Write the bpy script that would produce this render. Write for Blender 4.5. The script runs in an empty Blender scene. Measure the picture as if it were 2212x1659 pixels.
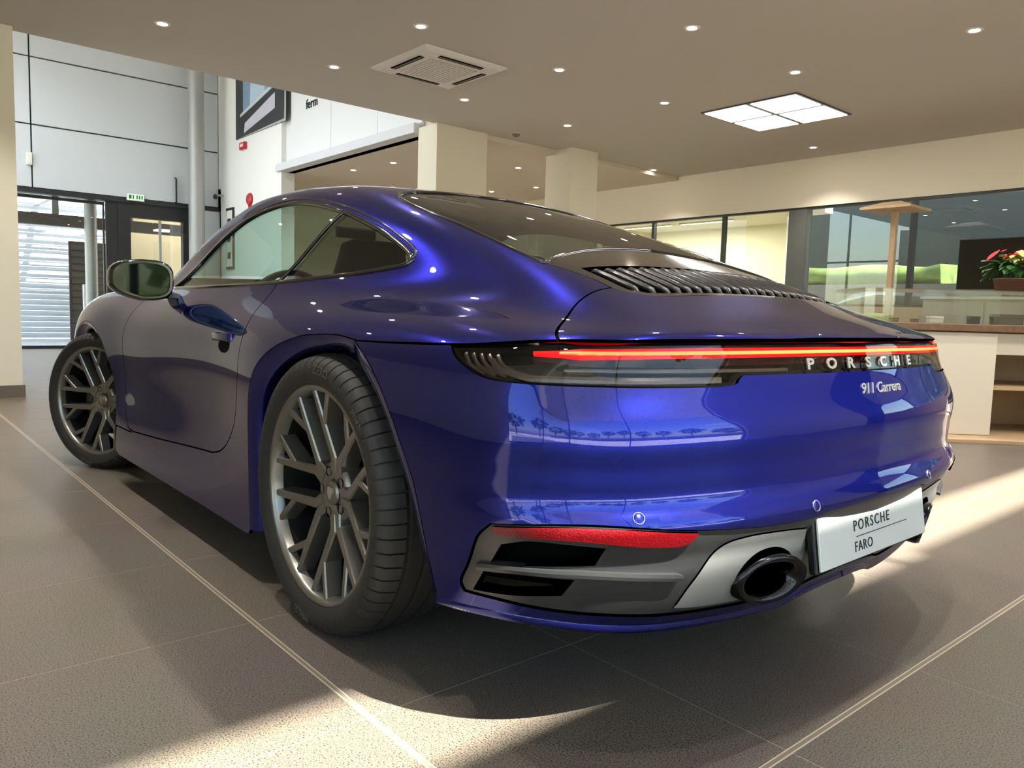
import bpy, bmesh, math, random
import numpy as np
from mathutils import Matrix, Vector
from mathutils.geometry import delaunay_2d_cdt
random.seed(7); np.random.seed(7)
SC=bpy.context.scene; COL=SC.collection
# ------------------------------------------------------------------ camera
CAM=np.array([-1.7682,1.7673,.8262]); YAW,PITCH,ROLL,FPX=-.70873,-.092816,.029176,1663.755
def _cam_axes():
    d=np.array([math.cos(PITCH)*math.cos(YAW),math.cos(PITCH)*math.sin(YAW),math.sin(PITCH)])
    r=np.array([math.sin(YAW),-math.cos(YAW),0]); u=np.cross(r,d)
    c,s=math.cos(ROLL),math.sin(ROLL)
    return c*r+s*u,-s*r+c*u,d
_r,_u,_d=_cam_axes()
cam=bpy.data.cameras.new('camera'); cam.sensor_width=36; cam.lens=FPX/2212*36; cam.clip_start=.05; cam.clip_end=300
camo=bpy.data.objects.new('camera',cam); COL.objects.link(camo)
M4=Matrix.Identity(4)
for i in range(3): M4[i][0]=_r[i]; M4[i][1]=_u[i]; M4[i][2]=-_d[i]; M4[i][3]=CAM[i]
camo.matrix_world=M4; SC.camera=camo
# ------------------------------------------------------------------ world, sun, exposure
vs=SC.view_settings; vs.view_transform='Standard'; vs.look='None'; vs.gamma=1; vs.use_curve_mapping=False; vs.exposure=0.12
SC.cycles.use_denoising=True; SC.cycles.max_bounces=10; SC.cycles.glossy_bounces=6; SC.cycles.transmission_bounces=8
SC.cycles.transparent_max_bounces=24; SC.cycles.sample_clamp_indirect=6; SC.cycles.caustics_reflective=False; SC.cycles.caustics_refractive=False
w=bpy.data.worlds.new('sky'); SC.world=w; w.use_nodes=True; nt=w.node_tree
bg=nt.nodes['Background']; sky=nt.nodes.new('ShaderNodeTexSky'); sky.sky_type='NISHITA'; sky.sun_disc=False
sky.sun_elevation=math.radians(50); sky.sun_rotation=math.radians(80); sky.air_density=1.2; sky.dust_density=1.5
nt.links.new(sky.outputs[0],bg.inputs[0]); bg.inputs[1].default_value=.7
SUN_K=.75; _az=math.atan2(.22,.975)
sund=Vector((math.cos(_az)*SUN_K,math.sin(_az)*SUN_K,-1)).normalized()
sl=bpy.data.lights.new('sun','SUN'); sl.energy=36.0; sl.angle=.012; sl.color=(1,.95,.86)
so=bpy.data.objects.new('sun',sl); COL.objects.link(so); so.rotation_euler=sund.to_track_quat('-Z','Y').to_euler(); so.location=(-8,-2,9)
# ------------------------------------------------------------------ materials
def lin(c):
    c=[x/255 for x in c]
    return tuple((x/12.92 if x<=.04045 else ((x+.055)/1.055)**2.4) for x in c)
MATS={}
def mat(name,rgb=None,rough=.5,metal=0,coat=0,coat_r=.03,emit=None,es=0,spec=.5,alpha=1,trans=0,ior=1.5,noise=None,bump=None,lin_rgb=None):
    if name in MATS: return MATS[name]
    m=bpy.data.materials.new(name); m.use_nodes=True; b=m.node_tree.nodes['Principled BSDF']; n=m.node_tree
    c=lin_rgb if lin_rgb else lin(rgb)
    b.inputs['Base Color'].default_value=(*c,1); b.inputs['Roughness'].default_value=rough; b.inputs['Metallic'].default_value=metal
    b.inputs['Coat Weight'].default_value=coat; b.inputs['Coat Roughness'].default_value=coat_r
    b.inputs['Specular IOR Level'].default_value=spec; b.inputs['IOR'].default_value=ior
    b.inputs['Transmission Weight'].default_value=trans; b.inputs['Alpha'].default_value=alpha
    if emit: b.inputs['Emission Color'].default_value=(*lin(emit),1); b.inputs['Emission Strength'].default_value=es
    if noise:  # (scale, amount, detail)
        tc=n.nodes.new('ShaderNodeTexCoord'); t=n.nodes.new('ShaderNodeTexNoise'); t.inputs['Scale'].default_value=noise[0]; t.inputs['Detail'].default_value=noise[2]
        r=n.nodes.new('ShaderNodeValToRGB'); k=noise[1]
        r.color_ramp.elements[0].color=(*[x*(1-k) for x in c],1); r.color_ramp.elements[1].color=(*[min(1,x*(1+k)) for x in c],1)
        r.color_ramp.elements[0].position=.35; r.color_ramp.elements[1].position=.65
        n.links.new(tc.outputs['Object'],t.inputs['Vector']); n.links.new(t.outputs['Fac'],r.inputs['Fac']); n.links.new(r.outputs['Color'],b.inputs['Base Color'])
    if bump:  # (scale, strength, distance)
        tc=n.nodes.new('ShaderNodeTexCoord'); t=n.nodes.new('ShaderNodeTexNoise'); t.inputs['Scale'].default_value=bump[0]; t.inputs['Detail'].default_value=4
        bp=n.nodes.new('ShaderNodeBump'); bp.inputs['Strength'].default_value=bump[1]; bp.inputs['Distance'].default_value=bump[2]
        n.links.new(tc.outputs['Object'],t.inputs['Vector']); n.links.new(t.outputs['Fac'],bp.inputs['Height']); n.links.new(bp.outputs['Normal'],b.inputs['Normal'])
    MATS[name]=m; return m
def thin_glass(name,tint=(1,1,1),refl=.06,rough=0.0):
    """pane seen as one thin sheet: tinted see-through plus a mirror sheen that grows at grazing angles"""
    if name in MATS: return MATS[name]
    m=bpy.data.materials.new(name); m.use_nodes=True; n=m.node_tree; n.nodes.clear()
    o=n.nodes.new('ShaderNodeOutputMaterial'); mx=n.nodes.new('ShaderNodeMixShader'); t=n.nodes.new('ShaderNodeBsdfTransparent'); g=n.nodes.new('ShaderNodeBsdfGlossy')
    f=n.nodes.new('ShaderNodeLayerWeight'); f.inputs['Blend'].default_value=.5
    pw=n.nodes.new('ShaderNodeMath'); pw.operation='POWER'; pw.inputs[1].default_value=5
    a=n.nodes.new('ShaderNodeMath'); a.operation='MULTIPLY_ADD'; a.inputs[1].default_value=1-refl; a.inputs[2].default_value=refl; a.use_clamp=True
    t.inputs[0].default_value=(*tint,1); g.inputs['Roughness'].default_value=rough; g.inputs[0].default_value=(.9,.9,.9,1)
    n.links.new(f.outputs['Facing'],pw.inputs[0]); n.links.new(pw.outputs[0],a.inputs[0]); n.links.new(a.outputs[0],mx.inputs[0]); n.links.new(t.outputs[0],mx.inputs[1]); n.links.new(g.outputs[0],mx.inputs[2]); n.links.new(mx.outputs[0],o.inputs[0])
    MATS[name]=m; return m
# ------------------------------------------------------------------ objects
def link(o,parent=None):
    COL.objects.link(o)
    if parent is not None: o.parent=parent
    return o
def tag(o,label=None,cat=None,group=None,kind=None):
    if label: o['label']=label
    if cat: o['category']=cat
    if group: o['group']=group
    if kind: o['kind']=kind
    return o
def thing(name,label,cat,loc=(0,0,0),rotz=0,group=None):
    o=bpy.data.objects.new(name,None); o.empty_display_size=.1; COL.objects.link(o); o.location=loc; o.rotation_euler=(0,0,rotz)
    return tag(o,label,cat,group)
def copy_tree(o,parent=None):
    c=o.copy(); COL.objects.link(c); c.parent=parent
    if parent is not None: c.matrix_parent_inverse=o.matrix_parent_inverse.copy()
    for ch in [x for x in COL.objects if x.parent==o]: copy_tree(ch,c)
    return c
class MB:
    def __init__(s): s.v=[]; s.f=[]; s.sm=[]
    def add(s,v,f,smooth=False):
        b=len(s.v); s.v+= [tuple(p) for p in v]; s.f+=[tuple(b+i for i in q) for q in f]; s.sm+=[smooth]*len(f); return s
    def box(s,x0,x1,y0,y1,z0,z1):
        v=[(x,y,z) for x in (x0,x1) for y in (y0,y1) for z in (z0,z1)]
        return s.add(v,[(0,1,3,2),(4,6,7,5),(0,4,5,1),(2,3,7,6),(0,2,6,4),(1,5,7,3)])
    def rbox(s,c,size,rot=None):
        h=np.array(size)/2; R=np.eye(3) if rot is None else np.array(rot)
        v=[tuple(np.array(c)+R@np.array([sx*h[0],sy*h[1],sz*h[2]])) for sx in (-1,1) for sy in (-1,1) for sz in (-1,1)]
        return s.add(v,[(0,1,3,2),(4,6,7,5),(0,4,5,1),(2,3,7,6),(0,2,6,4),(1,5,7,3)])
    def tube(s,pts,r,n=8,closed=False,caps=True,up=None):
        pts=[np.array(p,float) for p in pts]; m=len(pts); rs=r if hasattr(r,'__len__') else [r]*m
        rings=[]
        T=[(pts[(i+1)%m]-pts[i-1]) if closed else (pts[min(i+1,m-1)]-pts[max(i-1,0)]) for i in range(m)]
        T=[t/(np.linalg.norm(t)+1e-12) for t in T]
        a=np.array([0,0,1.]) if up is None else np.array(up,float)
        if abs(T[0]@a)>.95: a=np.array([1.,0,0])
        nrm=np.cross(T[0],a); nrm/=np.linalg.norm(nrm)
        for i in range(m):
            nrm=nrm-T[i]*(nrm@T[i]); nrm/=np.linalg.norm(nrm); bn=np.cross(T[i],nrm)
            rings.append([pts[i]+rs[i]*(math.cos(2*math.pi*k/n)*nrm+math.sin(2*math.pi*k/n)*bn) for k in range(n)])
        v=[p for rg in rings for p in rg]; f=[]
        for i in range(m if closed else m-1):
            j=(i+1)%m
            for k in range(n): f.append((i*n+k,i*n+(k+1)%n,j*n+(k+1)%n,j*n+k))
        s.add(v,f,True)
        if caps and not closed: s.add(rings[0],[tuple(range(n-1,-1,-1))]); s.add(rings[-1],[tuple(range(n))])
        return s
    def lathe(s,prof,n=48,axis='z',c=(0,0,0),smooth=True,closed=False):
        """prof: list of (radius, height) revolved about axis"""
        v=[]; m=len(prof)
        for k in range(n):
            a=2*math.pi*k/n
            for r,h in prof:
                p=(r*math.cos(a),r*math.sin(a),h)
                if axis=='y': p=(p[0],p[2],p[1])
                elif axis=='x': p=(p[2],p[0],p[1])
                v.append((p[0]+c[0],p[1]+c[1],p[2]+c[2]))
        f=[]
        for k in range(n):
            k2=(k+1)%n
            for i in range(m if closed else m-1):
                j=(i+1)%m
                f.append((k*m+i,k2*m+i,k2*m+j,k*m+j))
        return s.add(v,f,smooth)
    def prism(s,poly,h0,h1,fn=None,smooth=False):
        n=len(poly); fn=fn or (lambda x,y,h:(x,y,h))
        v=[fn(x,y,h0) for x,y in poly]+[fn(x,y,h1) for x,y in poly]
        f=[tuple(range(n-1,-1,-1)),tuple(range(n,2*n))]+[(i,(i+1)%n,n+(i+1)%n,n+i) for i in range(n)]
        return s.add(v,f,smooth)
    def loft(s,rings,cap=True,smooth=True,closed=True):
        n=len(rings[0]); v=[p for r in rings for p in r]; f=[]
        for i in range(len(rings)-1):
            for k in range(n if closed else n-1):
                f.append((i*n+k,i*n+(k+1)%n,(i+1)*n+(k+1)%n,(i+1)*n+k))
        s.add(v,f,smooth)
        if cap: s.add(rings[0],[tuple(range(n-1,-1,-1))],False); s.add(rings[-1],[tuple(range(n))],False)
        return s
    def xf(s,R=None,t=(0,0,0)):
        V=np.array(s.v,float); V=V if R is None else V@np.array(R).T
        s.v=[tuple(p) for p in V+np.array(t)]; return s
    def build(s,name,m,parent=None,recalc=True,bevel=0,bseg=2):
        me=bpy.data.meshes.new(name); me.from_pydata(s.v,[],s.f); me.polygons.foreach_set('use_smooth',s.sm)
        if recalc or bevel:
            bm=bmesh.new(); bm.from_mesh(me)
            if bevel:
                bmesh.ops.remove_doubles(bm,verts=bm.verts,dist=1e-6)
                bmesh.ops.recalc_face_normals(bm,faces=bm.faces)
                ed=[e for e in bm.edges if len(e.link_faces)==2 and e.calc_face_angle(0)>.6]
                bmesh.ops.bevel(bm,geom=ed,offset=bevel,segments=bseg,profile=.5,affect='EDGES',clamp_overlap=True)
            bmesh.ops.recalc_face_normals(bm,faces=bm.faces); bm.to_mesh(me); bm.free()
        me.update(); me.materials.append(m)
        return link(bpy.data.objects.new(name,me),parent)
def box_part(name,m,parent,*b,bevel=0):
    return MB().box(*b).build(name,m,parent,bevel=bevel)
def text_mesh(txt,size,extrude=.001,shear=0,align='CENTER',spacing=1.0,bold=0):
    c=bpy.data.curves.new('lettering','FONT'); c.body=txt; c.size=size; c.extrude=extrude; c.shear=shear; c.align_x=align; c.align_y='CENTER'; c.space_character=spacing; c.resolution_u=3; c.offset=bold
    o=bpy.data.objects.new('lettering',c); COL.objects.link(o); bpy.context.view_layer.update()
    me=bpy.data.meshes.new_from_object(o.evaluated_get(bpy.context.evaluated_depsgraph_get())); me.materials.clear()
    V=np.zeros(len(me.vertices)*3); me.vertices.foreach_get('co',V); F=[tuple(p.vertices) for p in me.polygons]
    bpy.data.objects.remove(o); bpy.data.curves.remove(c); bpy.data.meshes.remove(me)
    return V.reshape(-1,3),F
# ================================================================== BODY SURFACE
# ---------- penalised B-spline surface fitted to scattered samples
def _bw(t):
    return np.stack([(1-t)**3/6,(3*t**3-6*t**2+4)/6,(-3*t**3+3*t**2+3*t+1)/6,t**3/6],-1)
class Surf:
    def __init__(s,a0,a1,na,b0,b1,nb,pts,lam=1e-4):
        s.a0,s.da,s.na=a0,(a1-a0)/na,na; s.b0,s.db,s.nb=b0,(b1-b0)/nb,nb
        pts=np.array(pts,float); NA,NB=na+3,nb+3
        ia,wa=s._loc(pts[:,0],s.a0,s.da,na); ib,wb=s._loc(pts[:,1],s.b0,s.db,nb)
        A=np.zeros((len(pts),NA*NB))
        for i in range(4):
            for j in range(4):
                A[np.arange(len(pts)),(ia+i)*NB+ib+j]+=wa[:,i]*wb[:,j]
        def d2(n):
            D=np.zeros((n-2,n))
            for i in range(n-2): D[i,i:i+3]=[1,-2,1]
            return D
        Pa=np.kron(d2(NA).T@d2(NA),np.eye(NB)); Pb=np.kron(np.eye(NA),d2(NB).T@d2(NB))
        M=A.T@A+lam*(Pa+Pb)+1e-9*np.eye(NA*NB)
        s.c=np.linalg.solve(M,A.T@pts[:,2]).reshape(NA,NB)
    def _loc(s,v,v0,dv,n):
        u=(np.asarray(v,float)-v0)/dv; u=np.clip(u,0,n-1e-6); i=np.floor(u).astype(int); return i,_bw(u-i)
    def __call__(s,a,b):
        ia,wa=s._loc(a,s.a0,s.da,s.na); ib,wb=s._loc(b,s.b0,s.db,s.nb)
        o=0
        for i in range(4):
            for j in range(4): o=o+wa[...,i]*wb[...,j]*s.c[ia+i,ib+j]
        return o
class Curve:
    def __init__(s,a0,a1,n,pts,lam=1e-4):
        s.a0,s.da,s.n=a0,(a1-a0)/n,n; pts=np.array(pts,float); N=n+3
        i,w=s._loc(pts[:,0]); A=np.zeros((len(pts),N))
        for k in range(4): A[np.arange(len(pts)),i+k]+=w[:,k]
        D=np.zeros((N-2,N))
        for k in range(N-2): D[k,k:k+3]=[1,-2,1]
        s.c=np.linalg.solve(A.T@A+lam*D.T@D+1e-10*np.eye(N),A.T@pts[:,1])
    def _loc(s,v):
        u=np.clip((np.asarray(v,float)-s.a0)/s.da,0,s.n-1e-6); i=np.floor(u).astype(int); return i,_bw(u-i)
    def __call__(s,a):
        i,w=s._loc(a); return sum(w[...,k]*s.c[i+k] for k in range(4))
def tab(rows,cols,vals): return [(r,c,v) for r,vs in zip(rows,vals) for c,v in zip(cols,vs) if v is not None]
def smax(a,b,k):
    h=np.maximum(k-np.abs(a-b),0)/k
    return np.maximum(a,b)+h*h*h*k/6
def smin(a,b,k): return -smax(-a,-b,k)
# ---------- half width of the lower body W(x,z)
W_=Surf(-1.2,3.6,24,0,1.0,10,tab(
 [-1.1,-.7,-.35,0,.3,.55,.75,1.0,1.3,1.7,2.0,2.2,2.45,2.8,3.2,3.5],
 [.12,.25,.40,.55,.68,.80,.95],
 [[.86,.88,.895,.905,.90,.885,.86],
  [.875,.89,.905,.913,.908,.89,.86],
  [.885,.897,.912,.922,.918,.90,.87],
  [.89,.90,.916,.926,.924,.905,.87],
  [.89,.898,.908,.918,.918,.90,.87],
  [.888,.887,.884,.890,.896,.884,.852],
  [.886,.878,.866,.867,.876,.866,.838],
  [.886,.872,.853,.852,.863,.855,.832],
  [.886,.869,.847,.846,.858,.851,.831],
  [.886,.870,.850,.851,.863,.853,.831],
  [.884,.872,.858,.862,.872,.858,.83],
  [.88,.876,.876,.884,.888,.87,.83],
  [.875,.885,.895,.905,.905,.88,.84],
  [.84,.858,.872,.886,.880,.855,.82],
  [.74,.755,.765,.772,.765,.74,.71],
  [.6,.64,.66,.66,.64,.6,.56]]),lam=2e-4)
# ---------- top of the lower body T(x,y)
T_=Surf(-1.2,3.6,24,0,1.0,10,tab(
 [-1.1,-.95,-.8,-.6,-.35,0,.35,.7,1.0,1.4,1.8,2.1,2.45,2.8,3.1,3.4],
 [0,.3,.55,.70,.80,.90],
 [[.765,.764,.758,.75,.742,.73],
  [.789,.787,.782,.772,.762,.75],
  [.822,.818,.806,.792,.780,.762],
  [.872,.864,.838,.816,.800,.776],
  [.92,.91,.870,.838,.816,.785],
  [.94,.93,.895,.856,.826,.788],
  [.93,.93,.90,.870,.830,.785],
  [.91,.91,.90,.878,.832,.780],
  [.90,.90,.895,.880,.835,.780],
  [.90,.90,.89,.875,.832,.780],
  [.91,.90,.88,.862,.828,.785],
  [.905,.89,.872,.872,.855,.815],
  [.855,.855,.865,.880,.868,.832],
  [.80,.80,.812,.836,.825,.795],
  [.71,.71,.715,.72,.71,.68],
  [.60,.595,.58,.565,.54,.52]]),lam=2e-4)
# ---------- rear face R(y,z)
R_=Surf(0,1.0,10,0.0,1.0,40,tab(
 [0,.25,.5,.7,.85,1.0],
 [.10,.20,.25,.30,.36,.40,.43,.455,.465,.475,.49,.52,.56,.60,.625,.66,.70,.74,.78,.85],
 [[v+o for v in (-.875,-.905,-.940,-.968,-.988,-1.003,-1.015,-1.014,-1.010,-1.001,-.996,-.996,-.999,-1.003,-1.0,-.986,-.968,-.956,-.952,-.945)]
  for o in (0,.012,.05,.105,.175,.27)]),lam=1e-5)
F_=Surf(0,1.0,6,0,1.0,6,tab([0,.3,.6,.9],[.1,.3,.5,.65,.8],
 [[3.40,3.46,3.47,3.42,3.3],[3.37,3.43,3.44,3.39,3.27],[3.25,3.31,3.32,3.27,3.15],[3.0,3.05,3.05,3.0,2.9]]),lam=1e-4)
# ---------- greenhouse: profile G(x,y), half width V(x,z)
Gc=Curve(-1.2,2.6,19,[(-1.1,.70),(-.8,.805),(-.6,.897),(-.35,.996),(-.1,1.085),(.15,1.160),(.4,1.226),(.65,1.268),(.9,1.288),(1.1,1.295),(1.3,1.285),(1.5,1.245),(1.7,1.17),(1.9,1.075),(2.1,.965),(2.3,.85),(2.5,.73)],lam=1e-3)
def G_(x,y):
    k=.10+.05*np.clip((x-1.3)/.7,0,1)
    # windscreen is bowed in plan: shift x with y
    xs=x+np.where(x>1.2,.22*(y*y)*np.clip((x-1.2)/.5,0,1),0)
    return Gc(xs)-k*y*y-.10*y**4
V_=Surf(-1.2,2.6,19,.6,1.4,8,tab([-1.1,-.7,-.4,-.1,.2,.6,1.0,1.4,1.8,2.2],[.70,.85,.95,1.05,1.15,1.25,1.35],
 [[.60,.55,.50,.44,.38,.3,.22],
  [.64,.59,.54,.48,.41,.33,.25],
  [.685,.635,.585,.525,.455,.375,.29],
  [.715,.672,.628,.575,.51,.43,.345],
  [.735,.70,.662,.615,.555,.48,.40],
  [.75,.722,.69,.648,.592,.522,.44],
  [.755,.730,.70,.66,.606,.538,.455],
  [.755,.730,.70,.66,.606,.538,.455],
  [.75,.724,.69,.648,.592,.522,.44],
  [.73,.70,.665,.62,.56,.49,.41]]),lam=2e-4)
KTS,KRS,KRT,KGH,KU=.17,.34,.035,.14,.16
def lower(x,y,z):
    s=(y-W_(x,z)); t=z-T_(x,y); r=R_(y,z)-x; f=x-F_(y,z)
    a=smax(s,t,KTS)
    b=smax(a,r+0*x,KRT) if False else a
    sr=smax(s,r,KRS); sr=smax(sr,f,.3)
    # top meets sides softly, rear edge crisply
    w=np.clip((-x-.55)/.4,0,1); w=w*w*(3-2*w)
    k=KTS*(1-w)+KRT*w
    return smax(sr,t*.97,k)
def green(x,y,z):
    g=smax((y-V_(x,z))*.93,(z-G_(x,y))*.9,KGH)
    g=smax(g,x-2.35,.1)
    return smax(g,R_(y,z)+.10-x,.1)
def body(x,y,z):
    y=np.sqrt(y*y+1e-8)
    return smin(lower(x,y,z),green(x,y,z),KU)
def grad(x,y,z,f=body,h=1e-4):
    g=np.stack([f(x+h,y,z)-f(x-h,y,z),f(x,y+h,z)-f(x,y-h,z),f(x,y,z+h)-f(x,y,z-h)],-1)
    return g/(np.linalg.norm(g,axis=-1,keepdims=True)+1e-12)
# ================================================================== CAR MATERIALS
PAINT=bpy.data.materials.new('blue metallic paint'); PAINT.use_nodes=True
def _paint():
    n=PAINT.node_tree; b=n.nodes['Principled BSDF']
    b.inputs['Base Color'].default_value=(.0075,.0115,.175,1); b.inputs['Metallic'].default_value=.85; b.inputs['Roughness'].default_value=.22
    b.inputs['Coat Weight'].default_value=1; b.inputs['Coat Roughness'].default_value=.015; b.inputs['Coat IOR'].default_value=1.5; b.inputs['Specular Tint'].default_value=(.06,.07,.32,1)
    tc=n.nodes.new('ShaderNodeTexCoord'); v=n.nodes.new('ShaderNodeTexVoronoi'); v.inputs['Scale'].default_value=900
    hs=n.nodes.new('ShaderNodeHueSaturation'); hs.inputs['Color'].default_value=(.0075,.0115,.175,1)
    mr=n.nodes.new('ShaderNodeMapRange'); mr.inputs['To Min'].default_value=.75; mr.inputs['To Max'].default_value=1.3
    n.links.new(tc.outputs['Object'],v.inputs['Vector']); n.links.new(v.outputs['Color'],mr.inputs['Value']); n.links.new(mr.outputs[0],hs.inputs['Value']); n.links.new(hs.outputs[0],b.inputs['Base Color'])
_paint()
BLKGLOSS=mat('black gloss trim',(10,10,11),.12,coat=1)
BLKSAT=mat('black satin plastic',(20,20,21),.45,bump=(400,.1,.001))
DIFF=mat('grey diffuser plastic',(46,46,47),.33,coat=.25,coat_r=.25)
SURR=mat('silver grey exhaust surround',(142,142,140),.34,metal=.35,coat=.2,coat_r=.2)
VOID=mat('black cavity',(4,4,4),.9,spec=.1)
RUBBER=mat('tyre rubber',(38,36,34),.62,bump=(180,.15,.002))
RUBLET=mat('tyre lettering rubber',(84,78,72),.5)
ALLOY=mat('titanium grey alloy',(138,135,129),.30,metal=.85,coat=.3,coat_r=.1)
ALLOYD=mat('dark alloy barrel',(70,70,70),.4,metal=.8)
CHROME=mat('bright chrome',(225,225,225),.12,metal=1)
DCHROME=mat('black chrome',(60,60,62),.12,metal=1)
DISC=mat('brake disc steel',(120,118,115),.35,metal=1,bump=(60,.1,.002))
CALIPER=mat('black caliper paint',(26,26,27),.3,coat=.6)
REDLENS=mat('red reflector lens',(112,3,12),.15,coat=.25,spec=.4,bump=(260,.35,.004))
DARKRED=mat('dark red lamp lens',(46,3,6),.1,coat=1)
LEDRED=mat('lit red light bar',(120,2,6),.3,emit=(255,6,18),es=2.2)
LEDCORE=mat('lit orange light core',(200,80,30),.3,emit=(255,112,56),es=2.4)
LAMPGLASS=thin_glass('smoked lamp glass',(.55,.50,.50),.035)
LAMPSIL=mat('lamp reflector silver',(150,148,138),.22,metal=.9)
SIDEGLASS=thin_glass('green tinted window glass',(.66,.80,.74),.07)
QGLASS=thin_glass('dark tinted quarter glass',(.30,.33,.31),.08)
REARGLASS=thin_glass('dark rear window glass',(.20,.22,.20),.10)
WHITEPLATE=mat('white plate',(228,228,224),.3,coat=.4)
INK=mat('dark ink',(40,42,44),.5)
BADGE=mat('satin silver badge',(190,188,182),.25,metal=.9)
LEATHER=mat('black leather',(24,23,23),.5,bump=(260,.2,.002))
# ================================================================== CHARTS AND PANELS
ZC=.50; SP=.75; XA=-.30; XB=2.55
def c_S(P):
    P=np.asarray(P,float); a=np.arctan2(P[:,2]-ZC,P[:,1]); a=np.where(a<-math.pi/2,a+2*math.pi,a); return np.stack([P[:,0],a*SP],1)
def r_S(uv): a=uv[:,1]/SP; z=0*a; return np.stack([uv[:,0],z,z+ZC],1),np.stack([z,np.cos(a),np.sin(a)],1)
def c_V(P): P=np.asarray(P,float); return np.stack([np.arctan2(P[:,1],XA-P[:,0])*.8,P[:,2]],1)
def r_V(uv): a=uv[:,0]/.8; z=0*a; return np.stack([z+XA,z,uv[:,1]],1),np.stack([-np.cos(a),np.sin(a),z],1)
def c_F(P): P=np.asarray(P,float); return np.stack([np.arctan2(P[:,1],P[:,0]-XB)*.8,P[:,2]],1)
def r_F(uv): a=uv[:,0]/.8; z=0*a; return np.stack([z+XB,z,uv[:,1]],1),np.stack([np.cos(a),np.sin(a),z],1)
CH={'S':(c_S,r_S),'V':(c_V,r_V),'F':(c_F,r_F)}
def bisect(O,D,lo,hi):
    lo=np.full(len(O),lo); hi=np.full(len(O),hi)
    f=lambda t:body(*(O+D*t[:,None]).T)
    flo=f(lo); fhi=f(hi)
    for _ in range(7):
        m=(lo+hi)/2; fm=f(m); ins=fm<0
        lo=np.where(ins,m,lo); flo=np.where(ins,fm,flo); hi=np.where(ins,hi,m); fhi=np.where(ins,fhi,fm)
    for _ in range(7):  # illinois
        t=np.clip((lo*fhi-hi*flo)/(fhi-flo+1e-15),lo,hi); ft=f(t); ins=ft<0
        lo2=np.where(ins,t,lo); hi2=np.where(ins,hi,t)
        flo=np.where(ins,ft,flo*.5); fhi=np.where(ins,fhi*.5,ft); lo,hi=lo2,hi2
    return O+D*t[:,None]
def onsurf(ch,uv): O,D=CH[ch][1](np.asarray(uv,float)); return bisect(O,D,.1,1.5)
def side3(xz):
    """points (x,z) of the side view dropped on the left flank"""
    xz=np.asarray(xz,float); out=[]
    ys=np.linspace(1.05,.2,120)
    F=body(xz[:,0][:,None]+0*ys,ys[None]+0*xz[:,:1],xz[:,1][:,None]+0*ys)
    i=np.argmax(F<0,axis=1); i=np.maximum(i,1)
    lo=ys[i]; O=np.stack([xz[:,0],ys[i],xz[:,1]],1); D=np.tile([0,1.,0],(len(xz),1))
    return bisect(O,D,0,.008)
def rear3(yz):
    yz=np.asarray(yz,float); xs=np.linspace(-1.15,-.3,120)
    F=body(xs[None]+0*yz[:,:1],yz[:,0][:,None]+0*xs,yz[:,1][:,None]+0*xs); i=np.maximum(np.argmax(F<0,axis=1),1)
    return bisect(np.stack([xs[i],yz[:,0],yz[:,1]],1),np.tile([-1.,0,0],(len(yz),1)),0,.008)
def cr(pts,n=10):
    """Catmull-Rom through points"""
    p=np.asarray(pts,float)
    if len(p)<3: return np.array([p[0]+(p[-1]-p[0])*t for t in np.linspace(0,1,n)])
    e=np.vstack([2*p[0]-p[1],p,2*p[-1]-p[-2]]); o=[]
    for i in range(len(p)-1):
        a,b,c,d=e[i:i+4]
        for t in np.linspace(0,1,n,endpoint=False): o.append(.5*(2*b+(c-a)*t+(2*a-5*b+4*c-d)*t*t+(3*b-a-3*c+d)*t**3))
    o.append(p[-1]); return np.array(o)
def mir(P): P=np.array(P,float); P[:,1]*=-1; return P[::-1]
def resample(L,sp):
    L=np.vstack([L,L[:1]]); d=np.linalg.norm(np.diff(L,axis=0),axis=1); keep=np.r_[True,d>1e-7]; L=L[keep]; d=np.linalg.norm(np.diff(L,axis=0),axis=1)
    # keep corners: resample between sharp corners
    s=np.r_[0,np.cumsum(d)]; n=max(8,int(s[-1]/sp)); t=np.linspace(0,s[-1],n,endpoint=False)
    dirs=np.diff(L,axis=0)/d[:,None]; ang=np.arccos(np.clip((dirs*np.roll(dirs,1,0)).sum(1),-1,1)); cs=s[:-1][ang>.5]
    for c in cs: t[np.argmin(np.abs(t-c))]=c
    t=np.unique(t); return np.stack([np.interp(t,s,L[:,k]) for k in range(L.shape[1])],1)
def sarea(L): x,y=L.T; return .5*np.sum(x*np.roll(y,-1)-np.roll(x,-1)*y)
def inset(L,d):
    sg=1 if sarea(L)>0 else -1
    e=np.roll(L,-1,0)-L; e/=np.linalg.norm(e,axis=1,keepdims=True)+1e-12; nn=np.stack([-e[:,1],e[:,0]],1)*sg
    m=nn+np.roll(nn,1,0); l=np.linalg.norm(m,axis=1,keepdims=True)+1e-9; m/=l; k=np.clip(2/np.maximum(l,.7),1,2)
    return L+m*d*k
def inside(P,L):
    r=np.zeros(len(P),bool); x,y=P.T
    for (x0,y0),(x1,y1) in zip(L,np.roll(L,-1,0)):
        if y0==y1: continue
        c=((y0>y)!=(y1>y))&(x<(x1-x0)*(y-y0)/(y1-y0)+x0); r^=c
    return r
def bdist(P,L):
    d=np.full(len(P),9.)
    for a,b in zip(L,np.roll(L,-1,0)):
        e=b-a; t=np.clip(((P-a)@e)/(e@e+1e-15),0,1); d=np.minimum(d,np.linalg.norm(P-a-t[:,None]*e,axis=1))
    return d
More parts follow.
